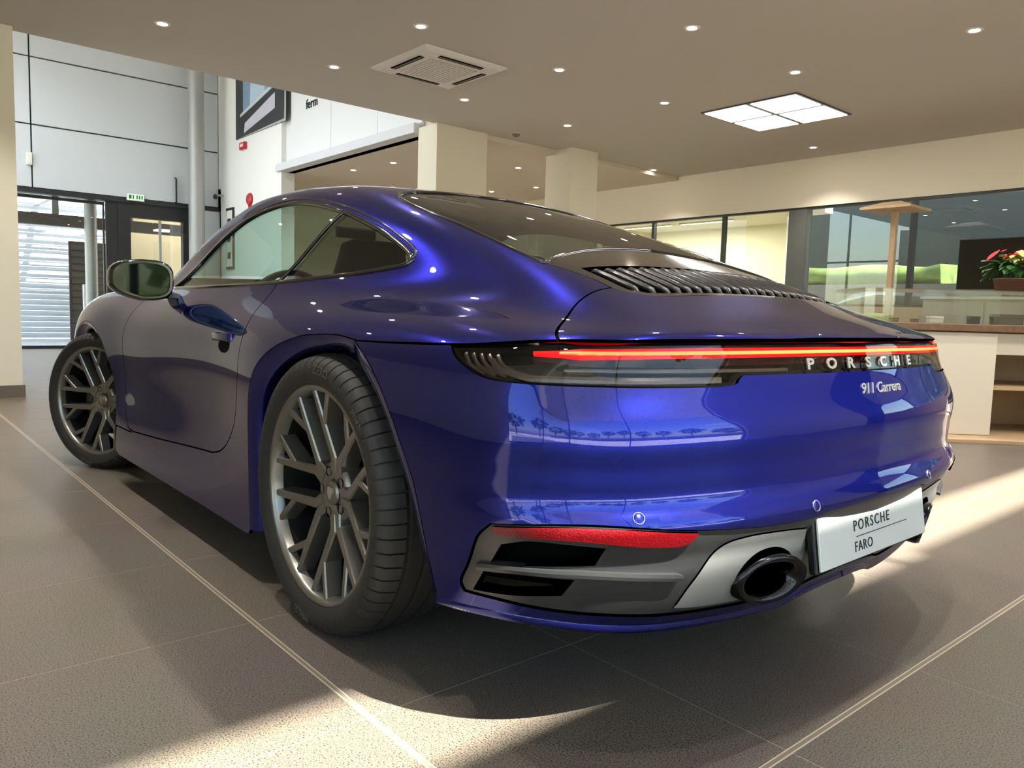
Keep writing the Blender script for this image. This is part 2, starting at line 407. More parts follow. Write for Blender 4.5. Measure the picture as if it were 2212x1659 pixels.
def panel(name,ch,loops,m,parent,sp=.018,off=0,gap=.0022,flange=.012,both=False,smooth_off=None):
    """cut a piece of skin out of the body surface: loops are 3-D outlines (first outer, then holes)"""
    uvs=[]
    for k,L in enumerate(loops):
        U=resample(CH[ch][0](np.asarray(L)),sp*.62)
        U=inset(U,gap if k==0 else -gap); uvs.append(U)
    o=uvs[0]; a=o.min(0); b=o.max(0); h=sp*.866
    gx=np.arange(a[0],b[0]+sp,sp); gy=np.arange(a[1],b[1]+h,h)
    X,Y=np.meshgrid(gx,gy); X=X+(np.arange(len(gy))%2)[:,None]*sp*.5
    G=np.stack([X.ravel(),Y.ravel()],1); G=G[inside(G,o)]
    for U in uvs[1:]: G=G[~inside(G,U)]
    for U in uvs: G=G[bdist(G,U)>sp*.5]
    pts=np.vstack(uvs+[G]); edges=[]; base=0
    for U in uvs: n=len(U); edges+=[(base+i,base+(i+1)%n) for i in range(n)]; base+=n
    rv,re,rf,ov,_,_=delaunay_2d_cdt([Vector(p) for p in pts],edges,[],0,1e-7)
    V2=np.array([tuple(v) for v in rv]); F=np.array([tuple(f) for f in rf])
    c=V2[F].mean(1); k=inside(c,o)
    for U in uvs[1:]: k&=~inside(c,U)
    F=F[k]
    P=onsurf(ch,V2); N=grad(*P.T)
    if off is not None and (np.ndim(off)>0 or off): P=P-N*np.reshape(off,(-1,1))
    if smooth_off: P=smooth_off(P,N)
    fn=np.cross(P[F[:,1]]-P[F[:,0]],P[F[:,2]]-P[F[:,0]]); bad=(fn*N[F].mean(1)).sum(1)<0; F[bad]=F[bad][:,::-1]
    verts=[P]; norms=[N]; faces=[tuple(f) for f in F]; nb=len(P)
    if flange:
        for U in uvs:
            Pb=onsurf(ch,U); Nb=grad(*Pb.T)
            if off: Pb=Pb-Nb*off
            T=np.roll(Pb,-1,0)-np.roll(Pb,1,0); T/=np.linalg.norm(T,axis=1,keepdims=True)+1e-12
            S=np.cross(T,Nb); Pi=Pb-Nb*flange; n=len(U)
            # outward side: away from the panel
            ctr=P.mean(0)
            verts+=[Pb,Pi]; 
            sgn=1.0
            fq=[(nb+i,nb+(i+1)%n,nb+n+(i+1)%n,nb+n+i) for i in range(n)]
            ar=sarea(U)
            norms+=[S,S]; faces+=fq; nb+=2*n
    V=np.vstack(verts); NN=np.vstack(norms)
    def mk(flip):
        W=V.copy(); Q=NN.copy(); FF=faces
        if flip: W[:,1]*=-1; Q[:,1]*=-1; FF=[f[::-1] for f in faces]
        me=bpy.data.meshes.new(name); me.from_pydata(W.tolist(),[],FF); me.polygons.foreach_set('use_smooth',[True]*len(FF)); me.update()
        me.normals_split_custom_set_from_vertices(Q.tolist()); me.materials.append(m)
        return link(bpy.data.objects.new(name,me),parent)
    r=mk(False)
    return (r,mk(True)) if both else r
def skin_tube(name,L,ch,r,m,parent,off=0,n=6,closed=True,both=False,sp=.02):
    U=CH[ch][0](np.asarray(L)); 
    if closed: U=resample(U,sp)
    P=onsurf(ch,U); P=P-grad(*P.T)*off
    o=MB().tube(P,r,n,closed=closed).build(name,m,parent)
    if both: Q=P.copy(); Q[:,1]*=-1; return o,MB().tube(Q,r,n,closed=closed).build(name,m,parent)
    return o
def vbar(name,L,hh,o0,o1,m,parent,ch='V',both=False,n=None):
    """bar of rectangular section that follows the skin: L 3-D path, hh half height, o0/o1 depth of front and back below the skin"""
    U=CH[ch][0](np.asarray(L,float)); T=np.gradient(U,axis=0); T/=np.linalg.norm(T,axis=1,keepdims=True)+1e-12; S=np.stack([-T[:,1],T[:,0]],1)
    hh=np.reshape(np.full(len(U),1.0)*np.asarray(hh),(-1,1))
    A=onsurf(ch,U+S*hh); B=onsurf(ch,U-S*hh); NA=grad(*A.T); NB=grad(*B.T); Mi=onsurf(ch,U); NM=grad(*Mi.T)
    rings=[[A[i]-NA[i]*(o0+.15*hh[i,0]),Mi[i]-NM[i]*o0,B[i]-NB[i]*(o0+.15*hh[i,0]),B[i]-NB[i]*o1,A[i]-NA[i]*o1] for i in range(len(U))]
    o=MB().loft(rings,smooth=False).build(name,m,parent)
    if both:
        r2=[[np.array([p[0],-p[1],p[2]]) for p in r] for r in rings]
        return o,MB().loft(r2,smooth=False).build(name,m,parent)
    return o
# ================================================================== CAR OUTLINES
c3=lambda *a,n=10: cr(a,n)
# shut line between bumper and quarter panel, then lamp / lid edge
LINE=c3((-.185,.90,.752),(-.35,.885,.754),(-.534,.868,.760),(-.62,.848,.766),(-.70,.812,.773),(-.747,.784,.778))
LINE[:,1]=np.clip(LINE[:,1],0,.95)
LIDCUT=c3((-.747,.784,.778),(-.683,.715,.806),(-.629,.628,.839),(-.603,.546,.871),(-.600,.480,.885))
LIDREAR=c3((-.747,.784,.778),(-.83,.69,.7785),(-.888,.54,.7805),(-.925,.34,.7825),(-.94,.15,.7835),(-.943,0,.784))
GRILLSIDE=c3((-.600,.480,.885),(-.54,.478,.907),(-.47,.492,.928),(-.408,.505,.940))
SCRSIDE=c3((-.408,.505,.940),(-.273,.507,.984),(-.072,.505,1.052),(.139,.503,1.120),(.26,.488,1.160),(.33,.455,1.188),(.375,.38,1.21))
SCRTOP=c3((.375,.38,1.21),(.40,.2,1.23),(.408,0,1.235))
GLASSBOT=c3((-.408,.505,.940),(-.375,.42,.958),(-.33,.25,.99),(-.30,0,1.005))
ARCHO=[(.43,.16),(.432,.30),(.425,.44),(.398,.555),(.345,.637),(.24,.705),(.11,.745),(0,.757),(-.10,.759),(-.185,.752)]
ARCHO_R=[(-.185,.752),(-.277,.709),(-.341,.664),(-.393,.607),(-.425,.562),(-.472,.485),(-.492,.423),(-.505,.369),(-.528,.265),(-.532,.248)]
ARCHI=[(.388,.16),(.382,.30),(.380,.438),(.355,.545),(.305,.612),(.216,.668),(.101,.705),(0,.718),(-.09,.722),(-.16,.708)]
ARCHI_R=[(-.16,.708),(-.214,.688),(-.289,.640),(-.343,.582),(-.388,.508),(-.422,.445),(-.45,.368),(-.468,.300),(-.485,.239)]
WINTOP=[(1.62,.888),(1.545,.925),(1.445,.985),(1.311,1.073),(1.152,1.150),(.98,1.183),(.81,1.184),(.616,1.160),(.409,1.117),(.217,1.061),(.076,1.010),(-.01,.972),(-.030,.955),(-.012,.942)]
WINBOT=[(-.012,.942),(.08,.932),(.203,.921),(.40,.910),(.605,.899)]
BELT=[(.605,.899),(.9,.892),(1.25,.888),(1.62,.886)]
DOORR=[(.605,.899),(.552,.824),(.497,.741),(.500,.63),(.565,.48),(.645,.395),(.72,.352),(.80,.332)]
DOORB=[(.80,.332),(1.0,.318),(1.4,.290),(1.76,.270)]
DOORF=[(1.76,.270),(1.86,.283),(1.925,.36),(1.938,.50),(1.925,.64),(1.875,.75),(1.845,.82),(1.83,.872)]
DOORT=[(1.83,.872),(1.73,.882),(1.62,.886)]
WSSIDE=c3((1.80,.70,.915),(1.62,.662,1.02),(1.46,.618,1.11),(1.33,.565,1.185),(1.27,.515,1.222),(1.27,.42,1.245))
WSTOP=c3((1.27,.42,1.245),(1.31,.2,1.275),(1.325,0,1.283))
f3=lambda pts: side3(cr(pts,8))
# ================================================================== CAR
car=thing('sports_car','glossy dark blue metallic rear-engined sports coupe parked on the tiled showroom floor','car')
half=np.vstack([SCRTOP[::-1],SCRSIDE[::-1],GRILLSIDE[::-1],LIDCUT[::-1],LINE[::-1],f3(ARCHO[::-1]),
    side3([(.43,.16),(.445,.14)]+[(x,.138) for x in np.linspace(.5,1.95,24)]+[(2.02,.15),(2.03,.17),(2.03,.262),(1.95,.262),(1.88,.262),(1.81,.263)]),f3(DOORB[::-1]),f3(DOORR[::-1]),f3(WINBOT[::-1]),f3(WINTOP[::-1]),side3([(1.66,.888),(1.72,.893)]),WSSIDE,WSTOP])
shell=panel('body_shell','S',[np.vstack([half,mir(half)])],PAINT,car,sp=.020)
# doors
dl=np.vstack([f3(DOORR),f3(DOORB),f3(DOORF),f3(DOORT),f3(BELT[::-1])])
doors=panel('door','S',[dl],PAINT,car,sp=.018,both=True)
# windows: door glass and quarter glass share the B-post line
BP=[(.605,.899),(.50,1.0),(.43,1.06),(.36,1.105)]
BPt=[(.605,.899),(.545,.965),(.47,1.045),(.395,1.113)]
wt=f3(WINTOP); xs_=wt[:,0]
dg=np.vstack([f3(BELT),side3([(1.62,.886)]),wt[xs_>=.43],f3([(.43,1.122),(.50,1.03),(.56,.955),(.605,.899)])])
qg=np.vstack([f3([(.605,.899),(.56,.955),(.50,1.03),(.43,1.122)]),wt[xs_<.43],f3(WINBOT)])
panel('side_window','S',[dg],SIDEGLASS,car,sp=.03,off=.006,gap=.004,flange=0,both=True)
panel('quarter_window','S',[qg],QGLASS,car,sp=.03,off=.006,gap=.004,flange=0,both=True)
wl=np.vstack([f3(WINTOP),f3(WINBOT),f3(BELT)])
skin_tube('window_trim',wl,'S',.0085,BLKGLOSS,car,off=.002,both=True)
tr2=side3(cr(np.array(WINTOP)+np.array([0,.016]),8)[30:])
skin_tube('roof_drip_moulding',tr2,'S',.0045,BLKGLOSS,car,off=.001,closed=False,both=True)
bp=f3([(.605,.899),(.56,.955),(.50,1.03),(.43,1.122)])
for sgn in (1,-1):
    q=bp.copy(); q[:,1]*=sgn
    MB().tube(q,.006,6).build('window_divider',BLKGLOSS,car)
# windscreen, rear window, lid
COWL=c3((1.80,.70,.915),(1.93,.60,.94),(2.03,.40,.965),(2.08,.2,.975),(2.095,0,.978))
ws=np.vstack([WSSIDE,WSTOP])
panel('windscreen','S',[np.vstack([ws,mir(ws),mir(COWL)[::-1],COWL[::-1]])],SIDEGLASS,car,sp=.03,off=.004,gap=.003,flange=0)
rg=np.vstack([GLASSBOT[::-1],SCRSIDE,SCRTOP]); 
panel('rear_window','S',[np.vstack([rg,mir(rg)])],REARGLASS,car,sp=.025,off=.003,gap=.002,flange=0)
skin_tube('rear_window_seal',np.vstack([rg,mir(rg)]),'S',.006,BLKGLOSS,car,off=.002)
# black frame between glass and louvres
GT=c3((-.468,.455,.930),(-.472,.3,.943),(-.478,.15,.948),(-.48,0,.949))
GB=c3((-.640,.452,.872),(-.672,.40,.870),(-.682,.2,.876),(-.684,0,.878))
fr=np.vstack([GLASSBOT[::-1],GRILLSIDE[::-1],c3((-.600,.480,.885),(-.625,.474,.879),(-.640,.452,.874)),GB])
GBh=c3((-.618,.442,.88),(-.652,.39,.876),(-.664,.2,.88),(-.667,0,.882))
hole=np.vstack([GT[::-1]*np.array([1,.965,1]),c3((-.468,.439,.930),(-.55,.442,.905),(-.618,.442,.88)),GBh])
lid_out=np.vstack([GB[::-1],c3((-.640,.452,.874),(-.625,.474,.879),(-.600,.480,.885)),LIDCUT[::-1],LIDREAR])
frame=panel('grille_frame','S',[np.vstack([fr,mir(fr)]),np.vstack([hole,mir(hole)])],BLKGLOSS,car,sp=.022,off=.001,gap=.002,flange=.03)
lid=panel('engine_lid','S',[np.vstack([lid_out,mir(lid_out)])],PAINT,car,sp=.018,flange=.018)
tray=panel('grille_tray','S',[np.vstack([fr,mir(fr)])],VOID,car,sp=.05,off=.045,gap=.001,flange=0)
NS=11
for sgn in (1,-1):
    for k in range(NS):
        y=(.018+k*(.424-.018)/(NS-1))
        xx=np.linspace(-.474,-.664+.03*max(0,(y-.36)/.07),9); zz=np.array([.9]*9)
        O=np.stack([xx,0*xx+y,0*xx+.6],1); P=bisect(O,np.tile([0,0,1.],(9,1)),0,.6); N=grad(*P.T)
        P=P-N*.004; P[0]-=N[0]*.02; P[-1]-=N[-1]*.016; P[:,1]*=sgn
        b=MB().tube(P,[.006,.0088,.0098,.010,.010,.010,.010,.0098,.006],8,up=(0,0,1))
        b.build('louvre_slat',mat('black louvre',(9,9,10),.28,coat=.3),frame)
# ---------------------------------------------------------------- rear bumper and lamp
LAMPLOW=np.vstack([c3((-.534,.868,.760),(-.560,.882,.742),(-.593,.885,.726),(-.65,.884,.707),(-.709,.866,.701),(-.835,.756,.699),(-.90,.60,.698),(-.920,.52,.698)),c3((-.920,.52,.698),(-.929,.478,.702),(-.930,.468,.712),(-.932,.455,.719)),c3((-.932,.455,.719),(-.955,.2,.719),(-.962,0,.719))])
BOT=[(-.532,.890,.248),(-.60,.877,.254),(-.681,.849,.258),(-.764,.782,.253),(-.824,.665,.235),(-.851,.556,.220),(-.878,.404,.208),(-.893,.288,.203),(-.90,.2,.206),(-.915,.14,.224),(-.925,.06,.234),(-.928,0,.236)]
linef=LINE[LINE[:,0]>-.535]
bh=np.vstack([f3(ARCHO_R[::-1]),linef,LAMPLOW]); bb=cr(BOT,8)
DT=c3((-.694,.888,.437),(-.806,.831,.452),(-.881,.743,.452),(-.945,.577,.434),(-.973,.426,.423),(-.994,.286,.421),(-1.005,.212,.431),(-1.013,0,.435))
DL=c3((-.694,.888,.437),(-.66,.893,.405),(-.630,.888,.345),(-.606,.886,.305),(-.612,.880,.286))
DB=c3((-.612,.880,.286),(-.703,.845,.285),(-.818,.712,.268),(-.855,.564,.248),(-.878,.404,.236),(-.893,.288,.231),(-.90,.2,.234),(-.915,.14,.250),(-.925,.06,.260),(-.928,0,.262))
dhalf=np.vstack([DT[::-1],DL,DB]); dloop=np.vstack([dhalf,mir(dhalf)])
bloop=np.vstack([bb[::-1],bh]); bloop=np.vstack([bloop,mir(bloop)])
bumper=panel('rear_bumper','V',[bloop,dloop],PAINT,car,sp=.017,flange=.02)
# lip under the bumper
bu=onsurf('V',resample(c_V(bb),.012)[:-1] if False else c_V(bb)); 
lip=[]
for sg in (1,-1):
    for p in (bu if sg==1 else bu[::-1]):
        lip.append((p[0],p[1]*sg,p[2]))
L2=np.array(lip); Nn=grad(*L2.T); inn=-Nn.copy(); inn[:,2]=0; inn/=np.linalg.norm(inn,axis=1,keepdims=True)
rings=[[L2[i]+Nn[i]*.0+np.array([0,0,.002]),L2[i]+Nn[i]*.004+np.array([0,0,-.010]),L2[i]+inn[i]*.03+np.array([0,0,-.016]),L2[i]+inn[i]*.14+np.array([0,0,.0])] for i in range(len(L2))]
MB().loft(rings,cap=False,closed=False).build('bumper_lip',PAINT,bumper)
# diffuser with slots and exhaust openings
def drop(P,N): return P-N*.010
SL1=[c3((-.712,.879,.398),(-.765,.860,.413),(-.82,.818,.413),(-.868,.768,.408)),c3((-.868,.768,.408),(-.850,.775,.374)),c3((-.850,.775,.374),(-.78,.84,.368),(-.685,.884,.357)),c3((-.685,.884,.357),(-.712,.879,.398))]
SL2=[c3((-.668,.885,.336),(-.75,.853,.344),(-.822,.800,.343)),c3((-.822,.800,.343),(-.800,.809,.310)),c3((-.800,.809,.310),(-.72,.85,.300),(-.637,.884,.293)),c3((-.637,.884,.293),(-.668,.885,.336))]
SL1=np.vstack(SL1); SL2=np.vstack(SL2)
EY,EZ,EA,EB=.370,.302,.080,.0545
ell=lambda a,b,n=40: np.array([(-.95,EY+a*math.cos(t),EZ+b*math.sin(t)) for t in np.linspace(0,2*math.pi,n,endpoint=False)])
SUR=np.vstack([c3((-.880,.575,.262),(-.925,.577,.320),(-.953,.534,.388),(-.97,.468,.405),(-.985,.363,.404),(-.997,.285,.398)),c3((-.997,.285,.398),(-.985,.262,.34),(-.94,.252,.244)),c3((-.94,.252,.244),(-.893,.30,.241),(-.878,.404,.246),(-.866,.50,.253),(-.880,.575,.262))])
dif=panel('diffuser','V',[inset_loop for inset_loop in [dloop,SL1,SL2,mir(SL1),mir(SL2),SUR,mir(SUR)]],DIFF,bumper,sp=.02,off=.004,gap=.0015,flange=.03)
panel('exhaust_surround','V',[SUR,ell(EA+.012,EB+.012)],SURR,bumper,sp=.014,off=.002,gap=.001,flange=.04,both=True)
panel('diffuser_backing','V',[dloop],VOID,bumper,sp=.05,off=.075,gap=-.004,flange=0)
for nm,S in (('diffuser_vane',[(-.655,.886,.347),(-.72,.867,.355),(-.80,.822,.358),(-.855,.773,.357),(-.905,.69,.349),(-.935,.62,.340)]),):
    vbar(nm,cr(S,6),[.006]*1+[.0065]*29+[.003],-.006,.02,DIFF,bumper,both=True)
REF=np.vstack([c3((-.694,.888,.435),(-.806,.831,.450),(-.881,.743,.450),(-.940,.590,.434)),c3((-.940,.590,.434),(-.934,.60,.416),(-.925,.625,.406),(-.902,.689,.410),(-.835,.80,.423),(-.70,.885,.418)),c3((-.70,.885,.418),(-.694,.888,.435))])
panel('rear_reflector','V',[REF],REDLENS,bumper,sp=.014,off=-.002,gap=.002,flange=.012,both=True)
for sg in (1,-1):
    ex=[]
    def er(a,b,x): return [(x+.02*((i/40)*0),EY*sg+a*math.cos(t)*1.0,EZ+b*math.sin(t)) for i,t in enumerate(np.linspace(0,2*math.pi,40,endpoint=False))]
    sh=lambda ring,k: [(p[0]+k*(abs(p[1])-EY)*1.0-(p[2]-EZ)*.25,p[1],p[2]) for p in ring]
    rr=[(EA-.004,EB-.004,-.86),(EA,EB,-.935),(EA+.001,EB+.001,-.962),(EA-.003,EB-.003,-.972),(EA-.016,EB-.015,-.966),(EA-.022,EB-.021,-.945),(EA-.024,EB-.023,-.80)]
    tip=MB().loft([sh(er(a,b,x),.32) for a,b,x in rr],cap=False).build('exhaust_tip',DCHROME,bumper)
    MB().prism([(EY*sg+(EA-.01)*math.cos(t),EZ+(EB-.01)*math.sin(t)) for t in np.linspace(0,2*math.pi,32,endpoint=False)],-.84,-.82,lambda y,z,h:(h,y,z)).build('exhaust_baffle',VOID,bumper)
# parking sensors
for y,z in ((.711,.466),(.28,.450)):
    for sg in (1,-1):
        P=rear3([(y,z)])[0]; N=grad(*P.reshape(3,1))[0]; P[1]*=sg; N[1]*=sg
        R=Vector(N).to_track_quat('Z','Y').to_matrix()
        MB().lathe([(0,.0015),(.0085,.0015),(.0095,.001),(.0098,-.001)],20).xf(np.array(R),P).build('parking_sensor',PAINT,bumper)
        MB().lathe([(.0102,-.001),(.0105,.001),(.0112,.001),(.0116,-.001)],20).xf(np.array(R),P).build('sensor_ring',mat('dull ring',(120,120,140),.4,metal=.5),bumper)
# number plate
PC=np.array([-1.002,0,.362]); LEAN=.15
pl=box_part('number_plate',WHITEPLATE,car,-.003,.003,-.26,.26,-.056,.056,bevel=.002)
pl.location=PC; pl.rotation_euler=(0,LEAN,0)
box_part('plate_holder',BLKSAT,pl,.004,.022,-.268,.268,-.062,.062,bevel=.004)
def plate_text(txt,size,y,z,sp=1.0):
    V,F=text_mesh(txt,size,.0006,align='LEFT',spacing=sp); b=MB(); b.add([(-.0036-v[2],y-v[0],z+v[1]) for v in V],F); return b.build('plate_lettering',INK,pl)
plate_text('PORSCHE',.034,.112,.016,1.30)
MB().box(-.0042,-.003,-.155,.10,-.008,-.0065).build('plate_rule',INK,pl)
plate_text('FARO',.032,.112,-.030,1.10)
# tail lamp: smoked lens over a black housing, lit bar, silver inserts
LT=np.vstack([LINE[(LINE[:,0]<=-.534)],LIDREAR]); LT=LT-np.array([0,0,.004])
lampo=np.vstack([LAMPLOW[::-1],LT]); lamp_loop=np.vstack([lampo,mir(lampo)])
lens=panel('tail_light','V',[lamp_loop],LAMPGLASS,car,sp=.016,off=.003,gap=.002,flange=0)
panel('lamp_housing','V',[lamp_loop],BLKGLOSS,lens,sp=.02,off=.040,gap=-.004,flange=-.036)
def lampz(y0,z0,y1,z1,n=30):
    ys=np.linspace(y0,y1,n); return np.array([rear3([(abs(y),z0+(z1-z0)*(1-abs(y)/max(abs(y0),abs(y1)))*1.0)])[0]*np.array([1,np.sign(y) or 1,1]) for y in ys])
ys=np.linspace(-.825,.825,61)
barP=np.array([rear3([(abs(y),.7625-.006*(abs(y)/.82)**2)])[0]*np.array([1,1 if y>=0 else -1,1]) for y in ys])
hh=.0095*np.clip((.83-np.abs(ys))/.06,.25,1)
vbar('lens_red_band',barP-np.array([0,0,.004]),.019*np.clip((.86-np.abs(ys))/.1,.3,1),.012,.03,DARKRED,lens)
vbar('light_bar',barP,hh,.004,.02,LEDRED,lens)
cs=np.abs(ys)<.80
vbar('light_bar_core',barP[cs],hh[cs]*.36,.0025,.006,LEDCORE,lens)
for sg in (1,):
    for k in range(5):
        a=.02*k
        vbar('lamp_rib',cr([(-.575-a*1.0,.88-.004*k,.752),(-.60-a,.88-.006*k,.730),(-.645-a*1.05,.878-.014*k,.712)],6),.0035,.010,.02,LAMPSIL,lens,both=True)
    low=np.array([rear3([(y,.7105)])[0] for y in np.linspace(.845,.50,26)])
    vbar('lamp_reflector_bar',np.vstack([[(-.655,.884,.742)],[(-.675,.877,.724)],low]),.0055,.008,.03,LAMPSIL,lens,both=True)
    mid=np.array([rear3([(y,.728)])[0] for y in np.linspace(.80,.30,26)])
    vbar('lamp_inner_bar',mid,.003,.012,.03,LAMPSIL,lens,both=True)
# lettering on the lamp strip
LTR='PORSCHE'; LY=[.243,.163,.084,.004,-.076,-.156,-.236]
for ch_,y in zip(LTR,LY):
    V,F=text_mesh(ch_,.034,.0015,bold=.0012); V=V*np.array([1.45,.95,1])
    P=rear3([(abs(y),.735)])[0]; N=grad(*P.reshape(3,1))[0]; P[1]=y; N[1]*=1 if y>=0 else -1
    ex=np.cross(np.array([0,0,1.]),N); ex/=np.linalg.norm(ex); ez=np.cross(N,ex)
    MB().add([P+ex*v[0]+ez*v[1]+N*(v[2]+.002) for v in V],F).build('badge_letter',BADGE,lens)
V,F=text_mesh('911 Carrera',.032,.001,shear=.5,bold=.0004,align='CENTER',spacing=.95)
b=MB(); q=rear3(np.stack([np.abs(-.03-V[:,0]*1.35),.678+V[:,1]],1)); q[:,1]=-.03-V[:,0]*1.35; Nq=grad(*q.T); b.add(q+Nq*(V[:,2:3]+.0012),F); b.build('script_badge',BADGE,bumper)
# ---------------------------------------------------------------- front: fenders, hood, bumper (seen little)
FA_R=[(2.03,.15),(2.045,.26),(2.065,.40),(2.11,.52),(2.20,.635),(2.32,.70),(2.45,.722),(2.58,.705),(2.70,.645),(2.79,.56),(2.845,.45)]
FI_R=[(2.07,.15),(2.082,.26),(2.10,.38),(2.145,.50),(2.23,.60),(2.33,.66),(2.45,.683),(2.57,.668),(2.68,.615),(2.765,.53),(2.81,.45)]
HOODS=c3((1.83,.705,.905),(2.0,.665,.905),(2.3,.61,.885),(2.7,.57,.83),(3.0,.53,.74))
fe=np.vstack([f3(DOORF[::-1]),side3([(1.80,.265),(1.9,.262),(2.03,.262)]),f3(FA_R[1:]),side3([(2.93,.47),(3.0,.6)]),c3((3.02,.72,.68),(3.0,.53,.74)),HOODS[::-1]])
panel('front_fender','S',[fe],PAINT,car,sp=.02,both=True)
hf=np.vstack([HOODS,c3((3.0,.53,.74),(3.08,.3,.72),(3.1,0,.715))]); cw=c3((1.83,.705,.905),(1.95,.60,.93),(2.06,.40,.955),(2.11,.2,.965),(2.125,0,.968))
hfl=np.vstack([cw[::-1],hf]); panel('front_lid','S',[np.vstack([hfl,mir(hfl)])],PAINT,car,sp=.03)
fb=np.vstack([cr([(2.845,.84,.45),(2.86,.84,.3),(2.86,.82,.18)],8)[::-1],side3([(2.86,.46),(2.93,.47),(3.0,.6)]),c3((3.02,.72,.68),(3.05,.5,.70),(3.15,.3,.69),(3.2,0,.68))]); fbb=cr([(2.86,.82,.18),(3.1,.7,.17),(3.3,.4,.16),(3.35,0,.16)],8)
fbl=np.vstack([fbb[::-1],fb]); panel('front_bumper','F',[np.vstack([fbl,mir(fbl)])],PAINT,car,sp=.04)
# dark structure just under the skin so that shut lines read black
inn_=np.vstack([half[np.r_[0:len(half)]]])
def liner(name,ch,loops,off,sp=.05): return panel(name,ch,loops,VOID,car,sp=sp,off=off,gap=-.01,flange=0)
for L,nm in ((LIDCUT,'lid_seam'),(LINE,'bumper_seam')):
    skin_tube(nm,L,'S',.010,VOID,car,off=.020,closed=False,both=True)
skin_tube('lid_edge_seam',np.vstack([LIDREAR[5:],mir(LIDREAR)[:-5]]),'V',.009,VOID,car,off=.022,closed=False)
for L,nm in ((f3(DOORR),'door_seam'),(f3(DOORB),'door_seam'),(f3(DOORF),'door_seam')):
    skin_tube(nm,L,'S',.012,VOID,car,off=.022,closed=False,both=True)
skin_tube('lamp_seam',LAMPLOW,'V',.008,VOID,car,off=.016,closed=False,both=True)
# arch lips
def lipstrip(name,outer,inner,depth,rev=False):
    O=f3(outer); I2=cr(inner,8); k=len(O); I=np.zeros((k,3)); t=np.linspace(0,1,k); s=np.linspace(0,1,len(I2))
    I[:,0]=np.interp(t,s,I2[:,0]); I[:,2]=np.interp(t,s,I2[:,1]); I[:,1]=O[:,1]-depth
    rings=[[O[i],O[i]*.7+I[i]*.3+np.array([0,.004,0]),O[i]*.35+I[i]*.65+np.array([0,.004,0]),I[i],I[i]-np.array([0,.03,0])] for i in range(k)]
    for sg in (1,-1):
        MB().loft([[ (p[0],p[1]*sg,p[2]) for p in r] for r in rings],cap=False,closed=False).build(name,PAINT,car)
lipstrip('wheel_arch_lip',ARCHO,ARCHI,.022); lipstrip('wheel_arch_lip',ARCHO_R,ARCHI_R,.024); lipstrip('wheel_arch_lip',FA_R,FI_R,.020)
# wheel wells and floor pan
for cx,r,z0,n in ((0,.47,.352,'wheel_well'),(2.45,.45,.336,'wheel_well')):
    for sg in (1,-1):
        b=MB(); a=np.linspace(-.18,math.pi+.18,40)
        v=[(cx+r*math.cos(t)*(1.05 if n else 1),sg*y,z0+min(r*math.sin(t),.40)) for y in (.855,.40) for t in a]
        m_=len(a); b.add(v,[(i,i+1,m_+i+1,m_+i) for i in range(m_-1)],True)
        b.add(v[m_:],[tuple(range(m_))]); b.build(n,VOID,car)
MB().box(-.72,3.1,-.50,.50,.17,.21).build('floor_pan',VOID,car)
MB().box(.50,1.95,-.845,.845,.14,.19).build('sill_plate',VOID,car)
